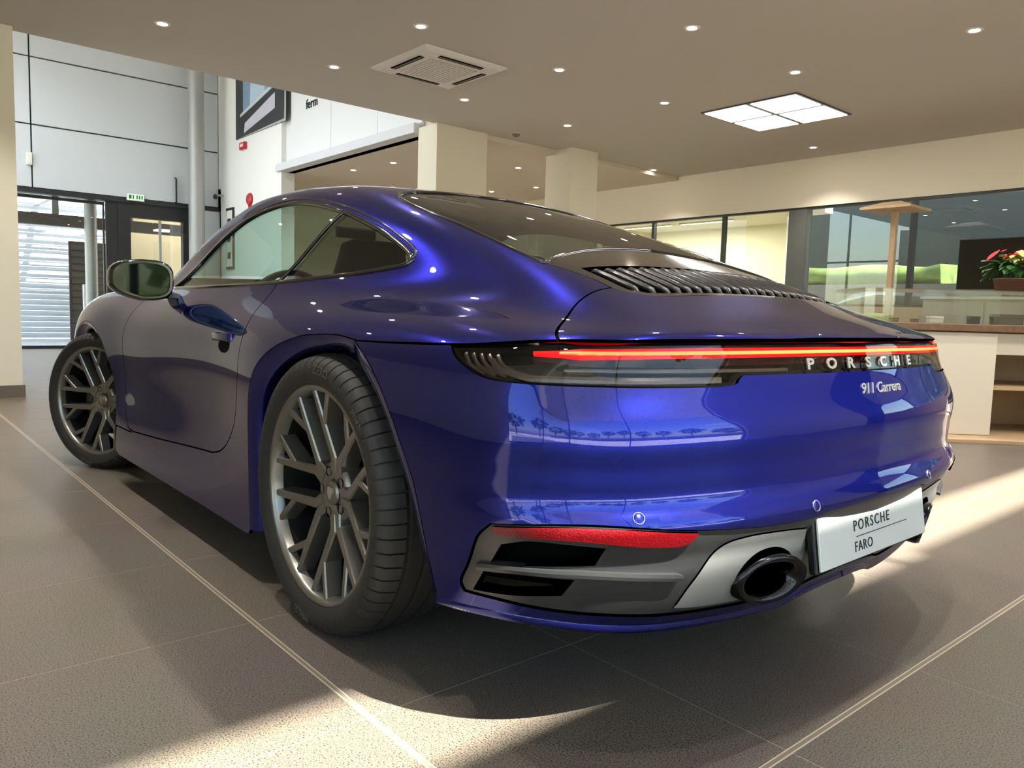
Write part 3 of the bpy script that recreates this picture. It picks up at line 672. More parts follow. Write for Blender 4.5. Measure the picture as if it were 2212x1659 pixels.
# ---------------------------------------------------------------- wheels
def wheel(R,Wd,rr,steer=0,front=False):
    """local axes: y outward (left side), z up; R tyre radius, rr rim flange radius"""
    h=Wd/2; b=MB()
    # barrel and flange
    b.lathe([(rr-.005,h-.016),(rr,h-.010),(rr,h-.004),(rr-.006,h-.002),(rr-.013,h-.005),(rr-.018,h-.018),(rr-.022,h-.038)],72,'y')
    yo=h-.014; yh=h-.050
    # ten Y arms in five pairs
    def arm(pts,w0,w1,d0,d1):
        n=len(pts); rings=[]
        for i,(x,z,y) in enumerate(pts):
            a=np.array(pts[min(i+1,n-1)])-np.array(pts[max(i-1,0)]); t=np.array([a[0],a[1]]); t/=np.linalg.norm(t); s=np.array([-t[1],t[0]])
            k=i/(n-1); w=(w0+(w1-w0)*k)/2; d=d0+(d1-d0)*k
            c=np.array([x,z])
            f=lambda o,yy:(c[0]+s[0]*o,yy,c[1]+s[1]*o)
            rings.append([f(-w*.72,y),f(w*.72,y),f(w,y-.004),f(w*1.5,y-d),f(-w*1.5,y-d),f(-w,y-.004)])
        b.loft(rings,smooth=False)
    pol=lambda r,a:(r*math.sin(a),r*math.cos(a))
    for j in range(5):
        al=2*math.pi*j/5+math.radians(-18)
        for sg in (1,-1):
            p0=np.array(pol(rr*.20,al+sg*math.radians(13))); p1=np.array(pol(rr*.34,al+sg*math.radians(8.5))); eF=np.array(pol(rr*.985,al+sg*math.radians(26.4))); eN=np.array(pol(rr*.985,al+sg*math.radians(9.6)))
            fk=p1+(eF-p1)*.46; q1=p1+(eF-p1)*.73
            arm([(*p0,yh),(*p1,yh+.005),(*fk,yh+.020),(*q1,yh+.028),(*eF,yo)],.031,.0165,.052,.040)
            arm([(*fk,yh+.019),(*((fk+eN)/2),yh+.028),(*eN,yo)],.019,.0155,.048,.040)
    # hub
    b.lathe([(0,yh-.006),(.036,yh-.006),(.040,yh-.002),(.062,yh-.001),(.078,yh-.006),(.082,yh-.02),(.082,yh-.06)],40,'y')
    wl=b.build('wheel',ALLOY)
    MB().lathe([(rr-.022,h-.036),(rr-.030,0),(rr-.03,-h*.5),(rr-.02,-h+.02),(rr,-h+.01)],72,'y').build('rim_barrel',mat('dark rim barrel',(34,34,34),.45,metal=.6),wl)
    # tyre with shoulder slots and three grooves
    prof=[(rr-.012,h-.012),(rr+.006,h+.004),(rr+.022,h+.010),(rr*.5+R*.5,h+.012),(R-.022,h+.004),(R-.010,h-.010),(R-.004,h-.030)]
    ng=4; zs=[]; lo=-(h-.030); hi=h-.030
    cuts=[]
    for k in range(ng):
        c=lo+(hi-lo)*(k+.5+.0)/ng; cuts.append(c)
    tread=[]; 
    for c in reversed(cuts): tread+= [(R,c+.007),(R-.008,c+.005),(R-.008,c-.005),(R,c-.007)]
    prof=prof+tread+[(R-.004,-h+.030),(R-.010,-h+.010),(R-.022,-h-.004),(rr*.5+R*.5,-h-.010),(rr+.006,-h-.004),(rr-.012,-h+.012)]
    t=MB(); v=[]; mP=len(prof); AL=[]
    for q in range(64):
        for da,sl_ in ((0,0),(.10,1),(.62,1),(.72,0),(2.6,0),(4.2,0)): AL.append((math.radians(q*5.625+da),sl_))
    nseg=len(AL)
    for a,slot in AL:
        for i,(r,y) in enumerate(prof):
            q=r-(.007 if (slot and 4<=i<=8) else 0)
            v.append((q*math.sin(a),y,max(q*math.cos(a),-R+.006)))
    f=[]
    for k in range(nseg):
        k2=(k+1)%nseg
        for i in range(mP-1): f.append((k*mP+i,k*mP+i+1,k2*mP+i+1,k2*mP+i))
    t.add(v,f,True); ty=t.build('tyre',RUBBER,wl); ty.data.set_sharp_from_angle(angle=math.radians(38))
    # sidewall lettering
    for word,a0,sz in (('P ZERO',math.radians(8),.030),('PIRELLI',math.radians(188),.026),('305/30 ZR21' if not front else '245/35 ZR20',math.radians(48),.014)):
        V,F=text_mesh(word,sz,.0006); rm=rr*.5+R*.5+.002
        MB().add([(-(rm+v[1])*math.sin(a0+v[0]/rm),h+.0128+v[2]-abs(v[1])*.12,(rm+v[1])*math.cos(a0+v[0]/rm)) for v in V],F).build('tyre_lettering',RUBLET,wl)
    cap=MB().lathe([(0,yh+.004),(.020,yh+.0035),(.030,yh+.001),(.032,yh-.004)],32,'y').build('centre_cap',ALLOY,wl)
    crest=[(-.012,.014),(-.004,.016),(0,.018),(.004,.016),(.012,.014),(.0125,.0),(.009,-.010),(0,-.018),(-.009,-.010),(-.0125,0)]
    MB().prism(crest,yh+.0035,yh+.006,lambda x,z,h_:(x,h_,z)).build('crest_emblem',CHROME,wl)
    for j in range(5):
        a=2*math.pi*j/5+math.radians(18); x,z=pol(.056,a)
        MB().lathe([(0,yh-.012),(.007,yh-.012),(.0085,yh-.016),(.0085,yh-.03)],6,'y',(x,0,z),False).build('wheel_bolt',CALIPER,wl)
        MB().lathe([(.0125,yh-.0005),(.0135,yh+.0003),(.0125,yh-.0095),(0,yh-.0095)],16,'y',(x,0,z)).build('bolt_recess',VOID,wl)
    MB().lathe([(.06,.018),(.165,.018),(.172,.016),(.172,-.012),(.165,-.014),(.06,-.014)],56,'y').build('brake_disc',DISC,wl)
    cal=MB(); aa=np.linspace(math.radians(205 if not front else 250),math.radians(265 if not front else 310),9)
    cal.loft([[(r*math.sin(a),y,r*math.cos(a)) for r,y in ((.115,.05),(.192,.045),(.20,.0),(.192,-.05),(.115,-.05))] for a in aa],smooth=False)
    cal.build('brake_caliper',CALIPER,wl,bevel=.004)
    return wl
wr=wheel(.358,.262,.2815); wr.parent=car
wr.location=(0,.90-.131,.352)
wr2=copy_tree(wr,car); wr2.location=(0,-(.90-.131),.352); wr2.rotation_euler=(0,0,math.pi)
ST=.446
wf=wheel(.340,.215,.2688,front=True); wf.parent=car; wf.location=(2.45,.79,.334); wf.rotation_euler=(0,0,ST)
wf2=copy_tree(wf,car); wf2.location=(2.45,-.79,.334); wf2.rotation_euler=(0,0,math.pi+ST)
# ---------------------------------------------------------------- mirrors, handles
def mirror(sg):
    n=24; rings=[]
    CY,CZ=.928,.908
    for x,a,b_,cz in ((1.365,.096,.070,0),(1.372,.103,.077,0),(1.42,.105,.079,0),(1.47,.093,.070,-.002),(1.52,.066,.050,-.006),(1.55,.03,.02,-.01)):
        r=[]
        for t in np.linspace(0,2*math.pi,n,endpoint=False):
            c,s=math.cos(t),math.sin(t); e=.62
            yy=a*abs(c)**e*(1 if c>=0 else -1); zz=b_*abs(s)**e*(1 if s>=0 else -1)
            if zz<0: zz*=1-.35*max(0,yy/a)
            else: zz*=1-.12*max(0,yy/a)
            r.append((x+.035*(yy/a),sg*(CY+yy),CZ+cz+zz))
        rings.append(r)
    o=MB().loft(rings).build('side_mirror',BLKGLOSS,car)
    g=[[(p[0]-d_,CY*sg+(p[1]-CY*sg)*k_,CZ+(p[2]-CZ)*k_) for p in rings[0]] for d_,k_ in ((.001,.90),(.003,.87))]
    MB().loft(g).build('mirror_glass',mat('tinted mirror glass',(44,50,46),.03,metal=1),o)
    st=MB().loft([[(x+dx*w_,sg*y,z+dz*h_) for dx,dz in ((-1,-1),(1,-1),(1,1),(-1,1))] for x,y,z,w_,h_ in ((1.49,.775,.848,.075,.010),(1.475,.82,.856,.055,.016),(1.45,.855,.866,.04,.024),(1.44,.885,.875,.04,.03))],smooth=False)
    st.build('mirror_stalk',BLKGLOSS,o,bevel=.005)
mirror(1); mirror(-1)
for k,sg in ((0,1),(1,-1)):
    hx=np.linspace(.595,.80,12); P=side3(np.stack([hx,.722-.02*(hx-.6)],1)); N=grad(*P.T)
    out=.012*np.sin(np.linspace(0,math.pi,12))**.5
    rings=[[ (P[i]+N[i]*(out[i]+.004)+np.array([0,0,dz*1.0]))*np.array([1,sg,1]) if kk==0 else (P[i]-N[i]*.006+np.array([0,0,dz]))*np.array([1,sg,1]) for kk,dz in ((0,.013),(0,-.013),(1,-.016),(1,.016))] for i in range(12)]
    MB().loft(rings,smooth=False).build('door_handle',PAINT,doors[k],bevel=.004)
    hp=side3([(.665+.060*math.cos(t),.697+.024*math.sin(t)) for t in np.linspace(0,2*math.pi,20,endpoint=False)]); hp=hp*np.array([1,sg,1])
    hn=grad(*(hp*np.array([1,sg,1])).T)*np.array([1,sg,1])
    MB().loft([hp+hn*.0012,(hp+hn*.0012)*.0+hp.mean(0)+hn.mean(0)*.0015],cap=False).build('handle_shade_disc',VOID,doors[k])  # flat black disc standing in for the shade of the handle scoop
# ---------------------------------------------------------------- cabin
MB().box(.25,1.95,-.62,.62,.18,.24).build('cabin_floor',LEATHER,car)
b=MB(); dash=[(1.50,.62),(1.46,.78),(1.50,.86),(1.72,.885),(1.95,.885),(1.98,.60)]
b.prism([(x,z) for x,z in dash],-.66,.66,lambda x,z,h:(x,h,z)); b.build('dashboard',LEATHER,car,bevel=.02)
for sg in (1,-1):
    MB().loft([[(x,sg*y,z) for x,z in ((.45,.30),(1.85,.30),(1.80,.868),(.62,.870))] for y in (.66,.70)],smooth=False).build('door_card',LEATHER,car)
    MB().loft([[(x,sg*y,z) for x,z in ((-.10,.60),(.45,.45),(.58,.88),(.05,.915))] for y in (.56,.60)],smooth=False).build('rear_side_trim',LEATHER,car)
def seat(y):
    def ring(x,z,w,d,tilt,n=16):
        r=[]
        for t in np.linspace(0,2*math.pi,n,endpoint=False):
            c,s=math.cos(t),math.sin(t); e=.55
            r.append((x+d*abs(s)**e*(1 if s>=0 else -1),y+w*abs(c)**e*(1 if c>=0 else -1),z+tilt*d*abs(s)**e*(1 if s>=0 else -1)))
        return r
    b=MB(); b.loft([ring(.84,.42,.22,.06,.2),ring(.80,.55,.25,.065,.2),ring(.74,.72,.245,.06,.25),ring(.69,.86,.21,.05,.25),ring(.665,.93,.14,.045,.25),ring(.65,.985,.13,.045,.25),ring(.64,1.04,.12,.04,.25),ring(.638,1.06,.08,.02,.25)])
    s=b.build('seat',LEATHER,car)
    c=MB(); c.loft([[(x,y+p*.25,z+dz) for p,dz in ((-1,-.02),(-1,.06),(-.8,.09),(-.6,.05),(.6,.05),(.8,.09),(1,.06),(1,-.02))] for x,z in ((.78,.38),(.95,.36),(1.15,.38),(1.30,.40))],smooth=False).build('seat_cushion',LEATHER,s,bevel=.01)
seat(.36); seat(-.36)
sw=MB().tube([(1.36+.17*math.sin(t)*math.sin(.42)*-1,.36+.18*math.cos(t),.80+.18*math.sin(t)*math.cos(.42)) for t in np.linspace(0,2*math.pi,32,endpoint=False)],.014,8,closed=True).build('steering_wheel',LEATHER,car)
MB().tube([(1.36,.36,.80),(1.50,.36,.76)],.035,10).build('steering_column',LEATHER,sw)
MB().loft([[(x,yy,z) for yy in (-.55,.55)] +[(x-.03,yy,z-.02) for yy in (.55,-.55)] for x,z in ((.42,.42),(.18,.70),(-.02,.90),(-.15,.945))],smooth=False).build('rear_bulkhead',LEATHER,car)
MB().rbox((1.42,0,1.165),(.03,.20,.05)).build('interior_mirror',LEATHER,car,bevel=.01)
# ================================================================== ROOM MATERIALS
CEIL=mat('matt ceiling paint',(198,192,182),.9)
WALLW=mat('white wall paint',(232,232,228),.85)
BEIGE=mat('warm beige wall paint',(238,230,210),.85)
COLBE=mat('cream column paint',(226,218,198),.85)
GREYP=mat('grey cladding panel',(206,211,215),.5,metal=.2)
DARKJ=mat('dark joint',(40,40,42),.8)
ANTH=mat('anthracite window frame',(34,36,38),.4)
STEEL=mat('grey painted steel',(165,165,163),.4,metal=.4)
SKIRT=mat('brown skirting',(112,100,88),.5)
OAK=mat('pale oak veneer',(190,160,124),.5,noise=(9,.06,6))
WALNUT=mat('brown wood worktop',(116,86,64),.45,noise=(20,.15,6))
CREAM=mat('cream laminate',(222,212,194),.5)
PANE=thin_glass('clear window pane',(.94,.96,.95),.05)
PANEG=thin_glass('showroom glass partition',(.86,.90,.88),.07)
LAMPON=mat('lit downlight lens',(255,240,214),.4,emit=(255,236,206),es=60)
PANELON=mat('lit ceiling panel diffuser',(255,255,255),.4,emit=(255,252,244),es=3.2)
LINEON=mat('lit linear lamp',(255,255,255),.4,emit=(255,246,225),es=5)
WHITEMET=mat('white enamel',(226,222,214),.45)
GREY2=mat('air grille grey',(128,122,112),.6)
GRASS=mat('lit grass',(92,112,54),.9,noise=(3,.35,6))
ASPH=mat('pale paving',(214,209,204),.8,noise=(6,.1,4))
LEAF=mat('plant leaf green',(46,92,34),.45,noise=(30,.3,3))
LEAFY=mat('plant leaf yellow',(206,204,110),.5,noise=(30,.2,3))
LEAFR=mat('red bract',(190,24,38),.45)
TERRA=mat('brown pot',(120,84,64),.7)
CLEARBOX=thin_glass('display case glass',(.93,.96,.95),.09)
REDM=mat('red enamel',(180,36,44),.4)
def struct(o): o['kind']='structure'; return o
def srf(name,m,*b,parent=None,bevel=0):
    o=box_part(name,m,parent,*b,bevel=bevel)
    return struct(o) if parent is None else o
# ------------------------------------------------------------------ floor
def tile_mat():
    m=bpy.data.materials.new('speckled stone tile'); m.use_nodes=True; n=m.node_tree; b=n.nodes['Principled BSDF']
    g=n.nodes.new('ShaderNodeNewGeometry'); a=n.nodes.new('ShaderNodeTexNoise'); a.inputs['Scale'].default_value=280; a.inputs['Detail'].default_value=3; a.inputs['Roughness'].default_value=.7
    r=n.nodes.new('ShaderNodeValToRGB'); e=r.color_ramp.elements; e[0].position=.40; e[0].color=(*lin((40,36,33)),1); e[1].position=.46; e[1].color=(*lin((114,103,93)),1)
    k=r.color_ramp.elements.new(.62); k.color=(*lin((132,120,108)),1)
    c=n.nodes.new('ShaderNodeTexNoise'); c.inputs['Scale'].default_value=2.2; c.inputs['Detail'].default_value=3
    mx=n.nodes.new('ShaderNodeMix'); mx.data_type='RGBA'; mx.blend_type='MULTIPLY'; mx.inputs[0].default_value=.25
    n.links.new(g.outputs['Position'],a.inputs['Vector']); n.links.new(g.outputs['Position'],c.inputs['Vector']); n.links.new(a.outputs['Fac'],r.inputs['Fac'])
    n.links.new(r.outputs['Color'],mx.inputs[6]); n.links.new(c.outputs['Color'],mx.inputs[7]); n.links.new(mx.outputs[2],b.inputs['Base Color'])
    b.inputs['Roughness'].default_value=.40; b.inputs['Specular IOR Level'].default_value=.45
    bp=n.nodes.new('ShaderNodeBump'); bp.inputs['Strength'].default_value=.01; bp.inputs['Distance'].default_value=.001; n.links.new(a.outputs['Fac'],bp.inputs['Height']); n.links.new(bp.outputs['Normal'],b.inputs['Normal'])
    return m
TILE=tile_mat(); GROUT=mat('pale grout',(160,147,130),.7); STRIP=mat('pale joint strip',(190,177,156),.4)
floor=srf('floor',GROUT,-4.6,13.2,-13.0,4.6,-.10,-.0004)
TX,TY=.598,.573
xl=[-1.057+TX*k for k in range(-6,25)]; yl=[4.6,3.3,2.15]+[1.0-TY*k for k in range(0,26)]
def proj_px(P):
    q=np.array(P)-CAM; z=q@_d
    return 1106+FPX*(q@_r)/z,829.5-FPX*(q@_u)/z,z
cells=[]
for i in range(len(xl)-1):
    for j in range(len(yl)-1):
        x0,x1,y1,y0=xl[i],xl[i+1],yl[j],yl[j+1]
        g0=.008 if abs(x0+1.057)<1e-3 else .0016; g1=.008 if abs(x1+1.057)<1e-3 else .0016
        h0=.008 if abs(y0-1.0)<1e-3 else .0016; h1=.008 if abs(y1-1.0)<1e-3 else .0016
        if x1<-4.6 or y0>4.6: continue
        u,v,z=proj_px(((x0+x1)/2,(y0+y1)/2,0))
        # nearest corner in view
        vis=False
        for cx in (x0,x1,(x0+x1)/2):
            for cy in (y0,y1,(y0+y1)/2):
                a,b_,zz=proj_px((cx,cy,0))
                if zz>.2 and -60<a<2272 and b_<1720: vis=True
        cells.append((0 if vis else 1,math.hypot((x0+x1)/2-CAM[0],(y0+y1)/2-CAM[1]),(x0+g0,x1-g1,y0+h0,y1-h1)))
cells.sort(key=lambda c:c[:2])
tmesh={}
for vis,_,(x0,x1,y0,y1) in cells[:240]:
    key=(round(x1-x0,4),round(y1-y0,4))
    if key not in tmesh:
        o=MB().box(-key[0]/2,key[0]/2,-key[1]/2,key[1]/2,-.010,0).build('tile',TILE,floor); tmesh[key]=o.data
    else: o=link(bpy.data.objects.new('tile',tmesh[key]),floor)
    o.location=((x0+x1)/2,(y0+y1)/2,0)
b=MB()
for vis,_,(x0,x1,y0,y1) in cells[240:]: b.box(x0,x1,y0,y1,-.010,0)
b.build('far_tiles',TILE,floor)['kind']='stuff'
for d,w_,m_ in ((-.0058,.0016,STRIP),(.0058,.0016,STRIP),(0,.0040,mat('tan joint core',(128,114,98),.5))):
    MB().box(-1.057+d-w_,-1.057+d+w_,-8,4.5,-.008,.0004).build('joint_strip',m_,floor)
    MB().box(-4.5,12.9,1.0+d-w_,1.0+d+w_,-.008,.0004 if d else .0003).build('joint_strip',m_,floor)
# ------------------------------------------------------------------ ceilings, roof, walls
srf('ceiling',CEIL,-2.2,5.9,-8.25,4.6,3.0,3.32)
srf('ceiling_mezzanine',mat('warm mezzanine soffit',(214,203,186),.9),5.9,12.8,-13.0,-3.6,2.94,3.30)
srf('roof',CEIL,-4.7,13.2,-13.2,4.8,6.0,6.2)
srf('wall_right',BEIGE,-4.6,9.2,-8.25,-8.1,2.36,3.0)                    # bulkhead over the glazing
srf('trim_1',ANTH,-4.6,9.2,-8.2,-8.12,2.33,2.36)
srf('wall_right_low',mat('plain oak board',(196,168,132),.5,noise=(3,.05,2)),-4.6,3.9,-8.25,-8.1,0,1.03)
srf('wall_right_post',mat('dark grey wall',(96,98,92),.8),3.72,3.98,-8.25,-8.09,1.03,2.33)
srf('wall_right_office',CREAM,3.9,9.2,-8.25,-8.1,0,.12)
srf('wall_back',BEIGE,9.2,9.4,-13,-8.1,0,2.94)
srf('wall_back_end',BEIGE,12.8,12.95,-13,-3.5,0,2.94)
srf('wall_right_upper',WALLW,-4.6,13.2,-8.4,-8.25,3.0,6.0)
srf('wall_poster',WALLW,10.15,13.12,-3.72,-3.5,0,6.0)
srf('wall_mezzanine',mat('bright white fascia',(222,224,226),.7),6.25,10.15,-3.72,-3.58,3.06,6.0)
for k,(a_,b_) in enumerate(((6.25,7.3),(7.3,8.6),(8.6,9.93))):
    srf('fascia_board',mat('bright white fascia'),a_+.004,b_-.004,-3.58,-3.56,3.08,5.9,parent=bpy.data.objects['wall_mezzanine'])
srf('trim_2',mat('ledge grey white',(206,208,212),.5),6.25,10.25,-3.72,-3.44,2.94,3.06,bevel=.01)
srf('column_square',COLBE,5.85,6.24,-4.25,-3.5,0,3.0)
srf('column_square',COLBE,5.61,6.10,-5.97,-5.47,0,3.0)
p=srf('wall_left_pier',BEIGE,5.78,6.3,.70,4.5,0,3.0); srf('skirting',SKIRT,5.76,6.32,.685,4.5,0,.10,parent=p)
srf('wall_left',BEIGE,-4.6,5.9,4.5,4.65,2.9,3.3); srf('wall_left_low',BEIGE,-4.6,-.6,4.5,4.65,0,.05)
srf('wall_left_solid',BEIGE,-.6,5.9,4.5,4.65,0,2.9); srf('wall_left_upper',WALLW,-4.6,5.9,4.5,4.65,3.3,6.0)
srf('wall_ceiling_edge',CEIL,5.82,5.9,-8.25,4.6,3.32,6.0)
# windows of the left side and the street front
def glazing(name,axis,pos,a0,a1,z0,z1,step,m=PANE,frame=ANTH,t=.05,trans=()):
    """glass wall with posts; axis is the normal direction"""
    def bx(u0,u1,v0,v1,w0,w1): return (v0,v1,u0,u1,w0,w1) if axis=='x' else (u0,u1,v0,v1,w0,w1)
    fr=MB().box(*bx(a0,a1,pos-t/2,pos+t/2,z0,z0+t)).build(name,frame); struct(fr)
    box_part('head_rail',frame,fr,*bx(a0,a1,pos-t/2,pos+t/2,z1-t,z1))
    n=max(1,int(round((a1-a0)/step))); w_=(a1-a0)/n
    for k in range(n+1):
        c=a0+k*w_; box_part('mullion',frame,fr,*bx(max(a0,c-t/2),min(a1,c+t/2),pos-t/2,pos+t/2,z0+t,z1-t))
    zs=[z0+t]+list(trans)+[z1-t]
    for zt in trans: box_part('transom',frame,fr,*bx(a0,a1,pos-t/2+.002,pos+t/2-.002,zt-t/2,zt+t/2))
    for k in range(n):
        for q in range(len(zs)-1): box_part('pane',m,fr,*bx(a0+k*w_+t/2,a0+(k+1)*w_-t/2,pos-.003,pos+.003,zs[q],zs[q+1]))
    return fr
glazing('window_1','y',4.57,-4.6,-.6,.05,2.9,2.0)
glazing('window_2','y',4.57,5.95,12.9,0,5.9,1.74,trans=(2.6,))
glazing('window_3','x',-4.55,-2.0,4.5,0,5.20,3.25)
srf('wall_front',BEIGE,-4.65,-4.45,-6.2,-2.0,0,5.20); srf('wall_front_corner',mat('dark reflected wall',(36,36,38),.7),-4.65,-4.45,-8.2,-6.2,0,5.2)  # unseen corner wall coloured dark to give the bumper a dark reflection
glazing('window_4','x',-4.55,-8.2,4.5,5.24,5.86,6.4,t=.03)
srf('wall_front_head',WALLW,-4.65,-4.45,-8.4,4.65,5.86,6.0)
srf('canopy',mat('sun blocker grey',(150,150,150),.7),-8.8,-4.62,-14,10,5.04,5.22)  # unseen slab added outside to keep the sun off the nearer floor
# right hand glazing
gr=MB().box(-4.6,3.72,-8.18,-8.13,1.03,1.06).build('window_5',ANTH); struct(gr)
for x in (2.34,.98,-.38,-1.74,-3.1): box_part('mullion',ANTH,gr,x-.03,x+.03,-8.19,-8.12,1.06,2.33)
xs=[-4.6,-3.1,-1.74,-.38,.98,2.34,3.72]
for a_,b_ in zip(xs[:-1],xs[1:]): box_part('pane',PANEG,gr,a_+.03,b_-.03,-8.158,-8.152,1.06,2.33)
go=MB().box(3.98,9.2,-8.18,-8.13,.12,.15).build('window_6',ANTH); struct(go)
for x in (5.05,6.38,7.7): box_part('mullion',ANTH,go,x-.025,x+.025,-8.19,-8.12,.15,2.33)
for a_,b_ in zip([3.98,5.05,6.38,7.7],[5.05,6.38,7.7,9.2]): box_part('pane',PANEG,go,a_+.025,b_-.025,-8.158,-8.152,.15,2.33)
# office behind the partition
srf('wall_office_back',mat('office cream wall',(236,230,204),.85),5.9,9.2,-11.6,-11.5,0,2.7)
struct(MB().prism([(3.86,-8.25),(3.98,-8.25),(6.02,-11.6),(5.90,-11.6)],0,2.62).build('wall_office_side',mat('office cream wall')))
struct(MB().prism([(3.72,-8.25),(9.2,-8.25),(9.2,-11.6),(5.9,-11.6)],2.62,2.72).build('ceiling_office',mat('office ceiling',(240,236,220),.85)))
for k,(x,y) in enumerate(((5.9,-9.1),(7.6,-9.1),(7.0,-10.4),(8.4,-10.4))):
    t=thing('linear_light',('slim lit office lamp nearest the glass, beside the dark post','slim lit office lamp nearest the glass, away from the dark post','slim lit office lamp at the back wall, beside the dark post','slim lit office lamp at the back wall, away from the dark post')[k],'lamp',(x,y,2.62),0,'linear office lamps')
    box_part('body',WHITEMET,t,-.6,.6,-.03,.03,-.03,0); box_part('diffuser',LINEON,t,-.58,.58,-.026,.026,-.036,-.03)
    l=bpy.data.lights.new('linear_lamp','AREA'); l.shape='RECTANGLE'; l.size=1.1; l.size_y=.05; l.energy=55; l.color=(1,.95,.82)
    lo=bpy.data.objects.new('linear_lamp',l); link(lo,t); lo.location=(0,0,-.045)
t=thing('office_cabinet','low cream filing cabinet against the office wall behind the glass','cabinet',(7.2,-11.15,0))
box_part('body',CREAM,t,-.9,.9,-.28,.28,0,1.05,bevel=.008)
for k in range(3): box_part('door',mat('cabinet door cream',(214,206,184),.5),t,-.88+.6*k,-.30+.6*k,.28,.30,.06,1.02,bevel=.004)
# ------------------------------------------------------------------ far street facade (left of picture)
fw=srf('wall_facade',DARKJ,12.98,13.15,-3.5,4.6,2.58,6.0)
ys_=[-3.5,-.52,2.46,4.6]; zs_=[2.60,3.60,4.65,5.98]
for a_,b_ in zip(ys_[:-1],ys_[1:]):
    for c_,d_ in zip(zs_[:-1],zs_[1:]): srf('cladding_panel',GREYP,12.9,12.98,a_+.012,b_-.012,c_+.012,d_-.012,parent=fw)
srf('trim_3',ANTH,12.88,13.12,-3.5,4.6,2.52,2.60)
srf('wall_facade_return',GREYP,12.86,13.1,-3.5,-3.12,0,2.52)
def post(name,label,x,y,r,z0,z1,m):
    o=MB().lathe([(r,z0),(r,z1)],28,'z',(x,y,0)).lathe([(0,z1),(r,z1)],28,'z',(x,y,0)).lathe([(r*1.35,z0),(r*1.35,z0+.03),(r,z0+.03)],28,'z',(x,y,0)).build(name,m)
    return tag(o,label,'column')
post('round_column','tall grey round steel column beside the white poster wall',12.55,-2.98,.135,0,6.0,STEEL)
post('round_post','slim pale round post standing outside beside the roller shutter',13.62,-1.5,.10,0,3.1,STEEL)
# entrance: dark framed glass doors
dr=MB().box(12.92,13.06,-1.98,-1.78,0,2.52).build('door_1',ANTH); struct(dr)
box_part('door_post',ANTH,dr,12.92,13.06,-3.12,-2.86,0,2.52); box_part('door_head',ANTH,dr,12.92,13.06,-2.86,-1.98,2.28,2.52)
box_part('door_wing',ANTH,dr,12.94,13.04,-1.78,-1.60,0,2.52)
box_part('pane',PANE,dr,12.985,12.995,-2.86,-1.98,.06,2.28); box_part('door_stile',STEEL,dr,12.97,13.01,-2.50,-2.46,.06,2.28)
MB().tube([(12.93,-2.40,1.0),(12.90,-2.40,1.02),(12.90,-2.40,1.42),(12.93,-2.40,1.44)],.012,8).build('door_handle',STEEL,dr)
dl_=glazing('window_7','x',13.0,-1.58,1.2,0,2.50,1.4,t=.05)
srf('wall_vestibule',mat('pale cream render',(240,226,190),.9),14.6,14.7,-4.2,-2.0,0,3.4)  # plain cream wall in one even colour
t=thing('vestibule_fill_lamp','round lamp added out of view to brighten the entrance vestibule','lamp',(13.9,-2.9,3.3)); MB().lathe([(0,-.04),(.12,-.035),(.14,0)],24).build('shade',LINEON,t); MB().lathe([(.14,-.005),(.15,0)],24).build('ring',WHITEMET,t)  # lamp added out of sight to brighten the cream wall
l=bpy.data.lights.new('vestibule','POINT'); l.energy=220; l.color=(1,.95,.86); l.shadow_soft_size=.1; o=bpy.data.objects.new('vestibule',l); link(o,t); o.location=(0,0,-.1)
srf('ceiling_vestibule',CEIL,13.2,14.7,-4.2,-2.0,3.3,3.4)
sg_=thing('exit_sign','small pale green lit exit sign under the grey cladding','sign',(12.87,-2.05,2.62))
box_part('case',WHITEMET,sg_,-.02,.02,-.14,.14,-.06,.06,bevel=.004)
box_part('face',mat('exit sign face',(200,226,196),.4,emit=(190,225,190),es=.6),sg_,-.024,-.02,-.13,.13,-.05,.05)
for k,(a_,b_) in enumerate(((-.11,-.09),(-.07,-.05),(-.03,-.01),(.03,.05),(.07,.11))): box_part('marking',mat('exit sign green',(40,92,56),.5),sg_,-.027,-.024,a_,b_,-.03,.035)
t=thing('pull_bar','black upright pull bar on the grey cladding by the column','handle',(12.88,-2.72,2.82))
MB().tube([(0.01,0,-.22),(-.05,0,-.20),(-.05,0,.20),(.01,0,.22)],.016,8).build('grip',ANTH,t)
t=thing('emergency_light','small white emergency light box on the grey cladding joint','lamp',(12.88,-.48,3.05)); box_part('case',WHITEMET,t,-.04,.02,-.04,.04,-.10,.10,bevel=.01); box_part('lens',WHITEMET,t,-.05,-.04,-.03,.03,-.08,.02)
t=thing('call_point','small red fire call point on the white wall below the poster','alarm',(11.66,-3.5,3.55)); box_part('case',REDM,t,-.12,.12,0,.05,-.06,.06,bevel=.006); box_part('window',WHITEMET,t,-.06,.06,.05,.055,-.02,.03)
t=thing('fire_bell','small red alarm on the white wall just above the car roof','alarm',(11.4,-3.5,2.62)); MB().lathe([(0,.06),(.08,.05),(.11,.02),(.11,0)],20,'y').build('dome',REDM,t); box_part('base',REDM,t,-.06,.06,0,.02,-.13,-.1)
t=thing('wall_camera','small grey security camera on the white wall corner','camera',(12.68,-3.5,2.80)); MB().tube([(0,0,0),(0,.10,0),(-.04,.16,-.03)],.022,8).build('arm',STEEL,t); MB().tube([(-.02,.15,-.02),(-.16,.20,-.06)],.04,10).build('body',ANTH,t)
t=thing('notice_frame','narrow dark framed notice board on the wall beside the round column','notice',(12.3,-3.5,2.0)); box_part('frame',ANTH,t,-.17,.17,0,.03,-.55,.55); box_part('sheet',WHITEMET,t,-.14,.14,.03,.035,-.5,.5)
for k in range(3): box_part('print',DARKJ,t,-.07,.08,.035,.037,-.36+.3*k,-.24+.3*k)
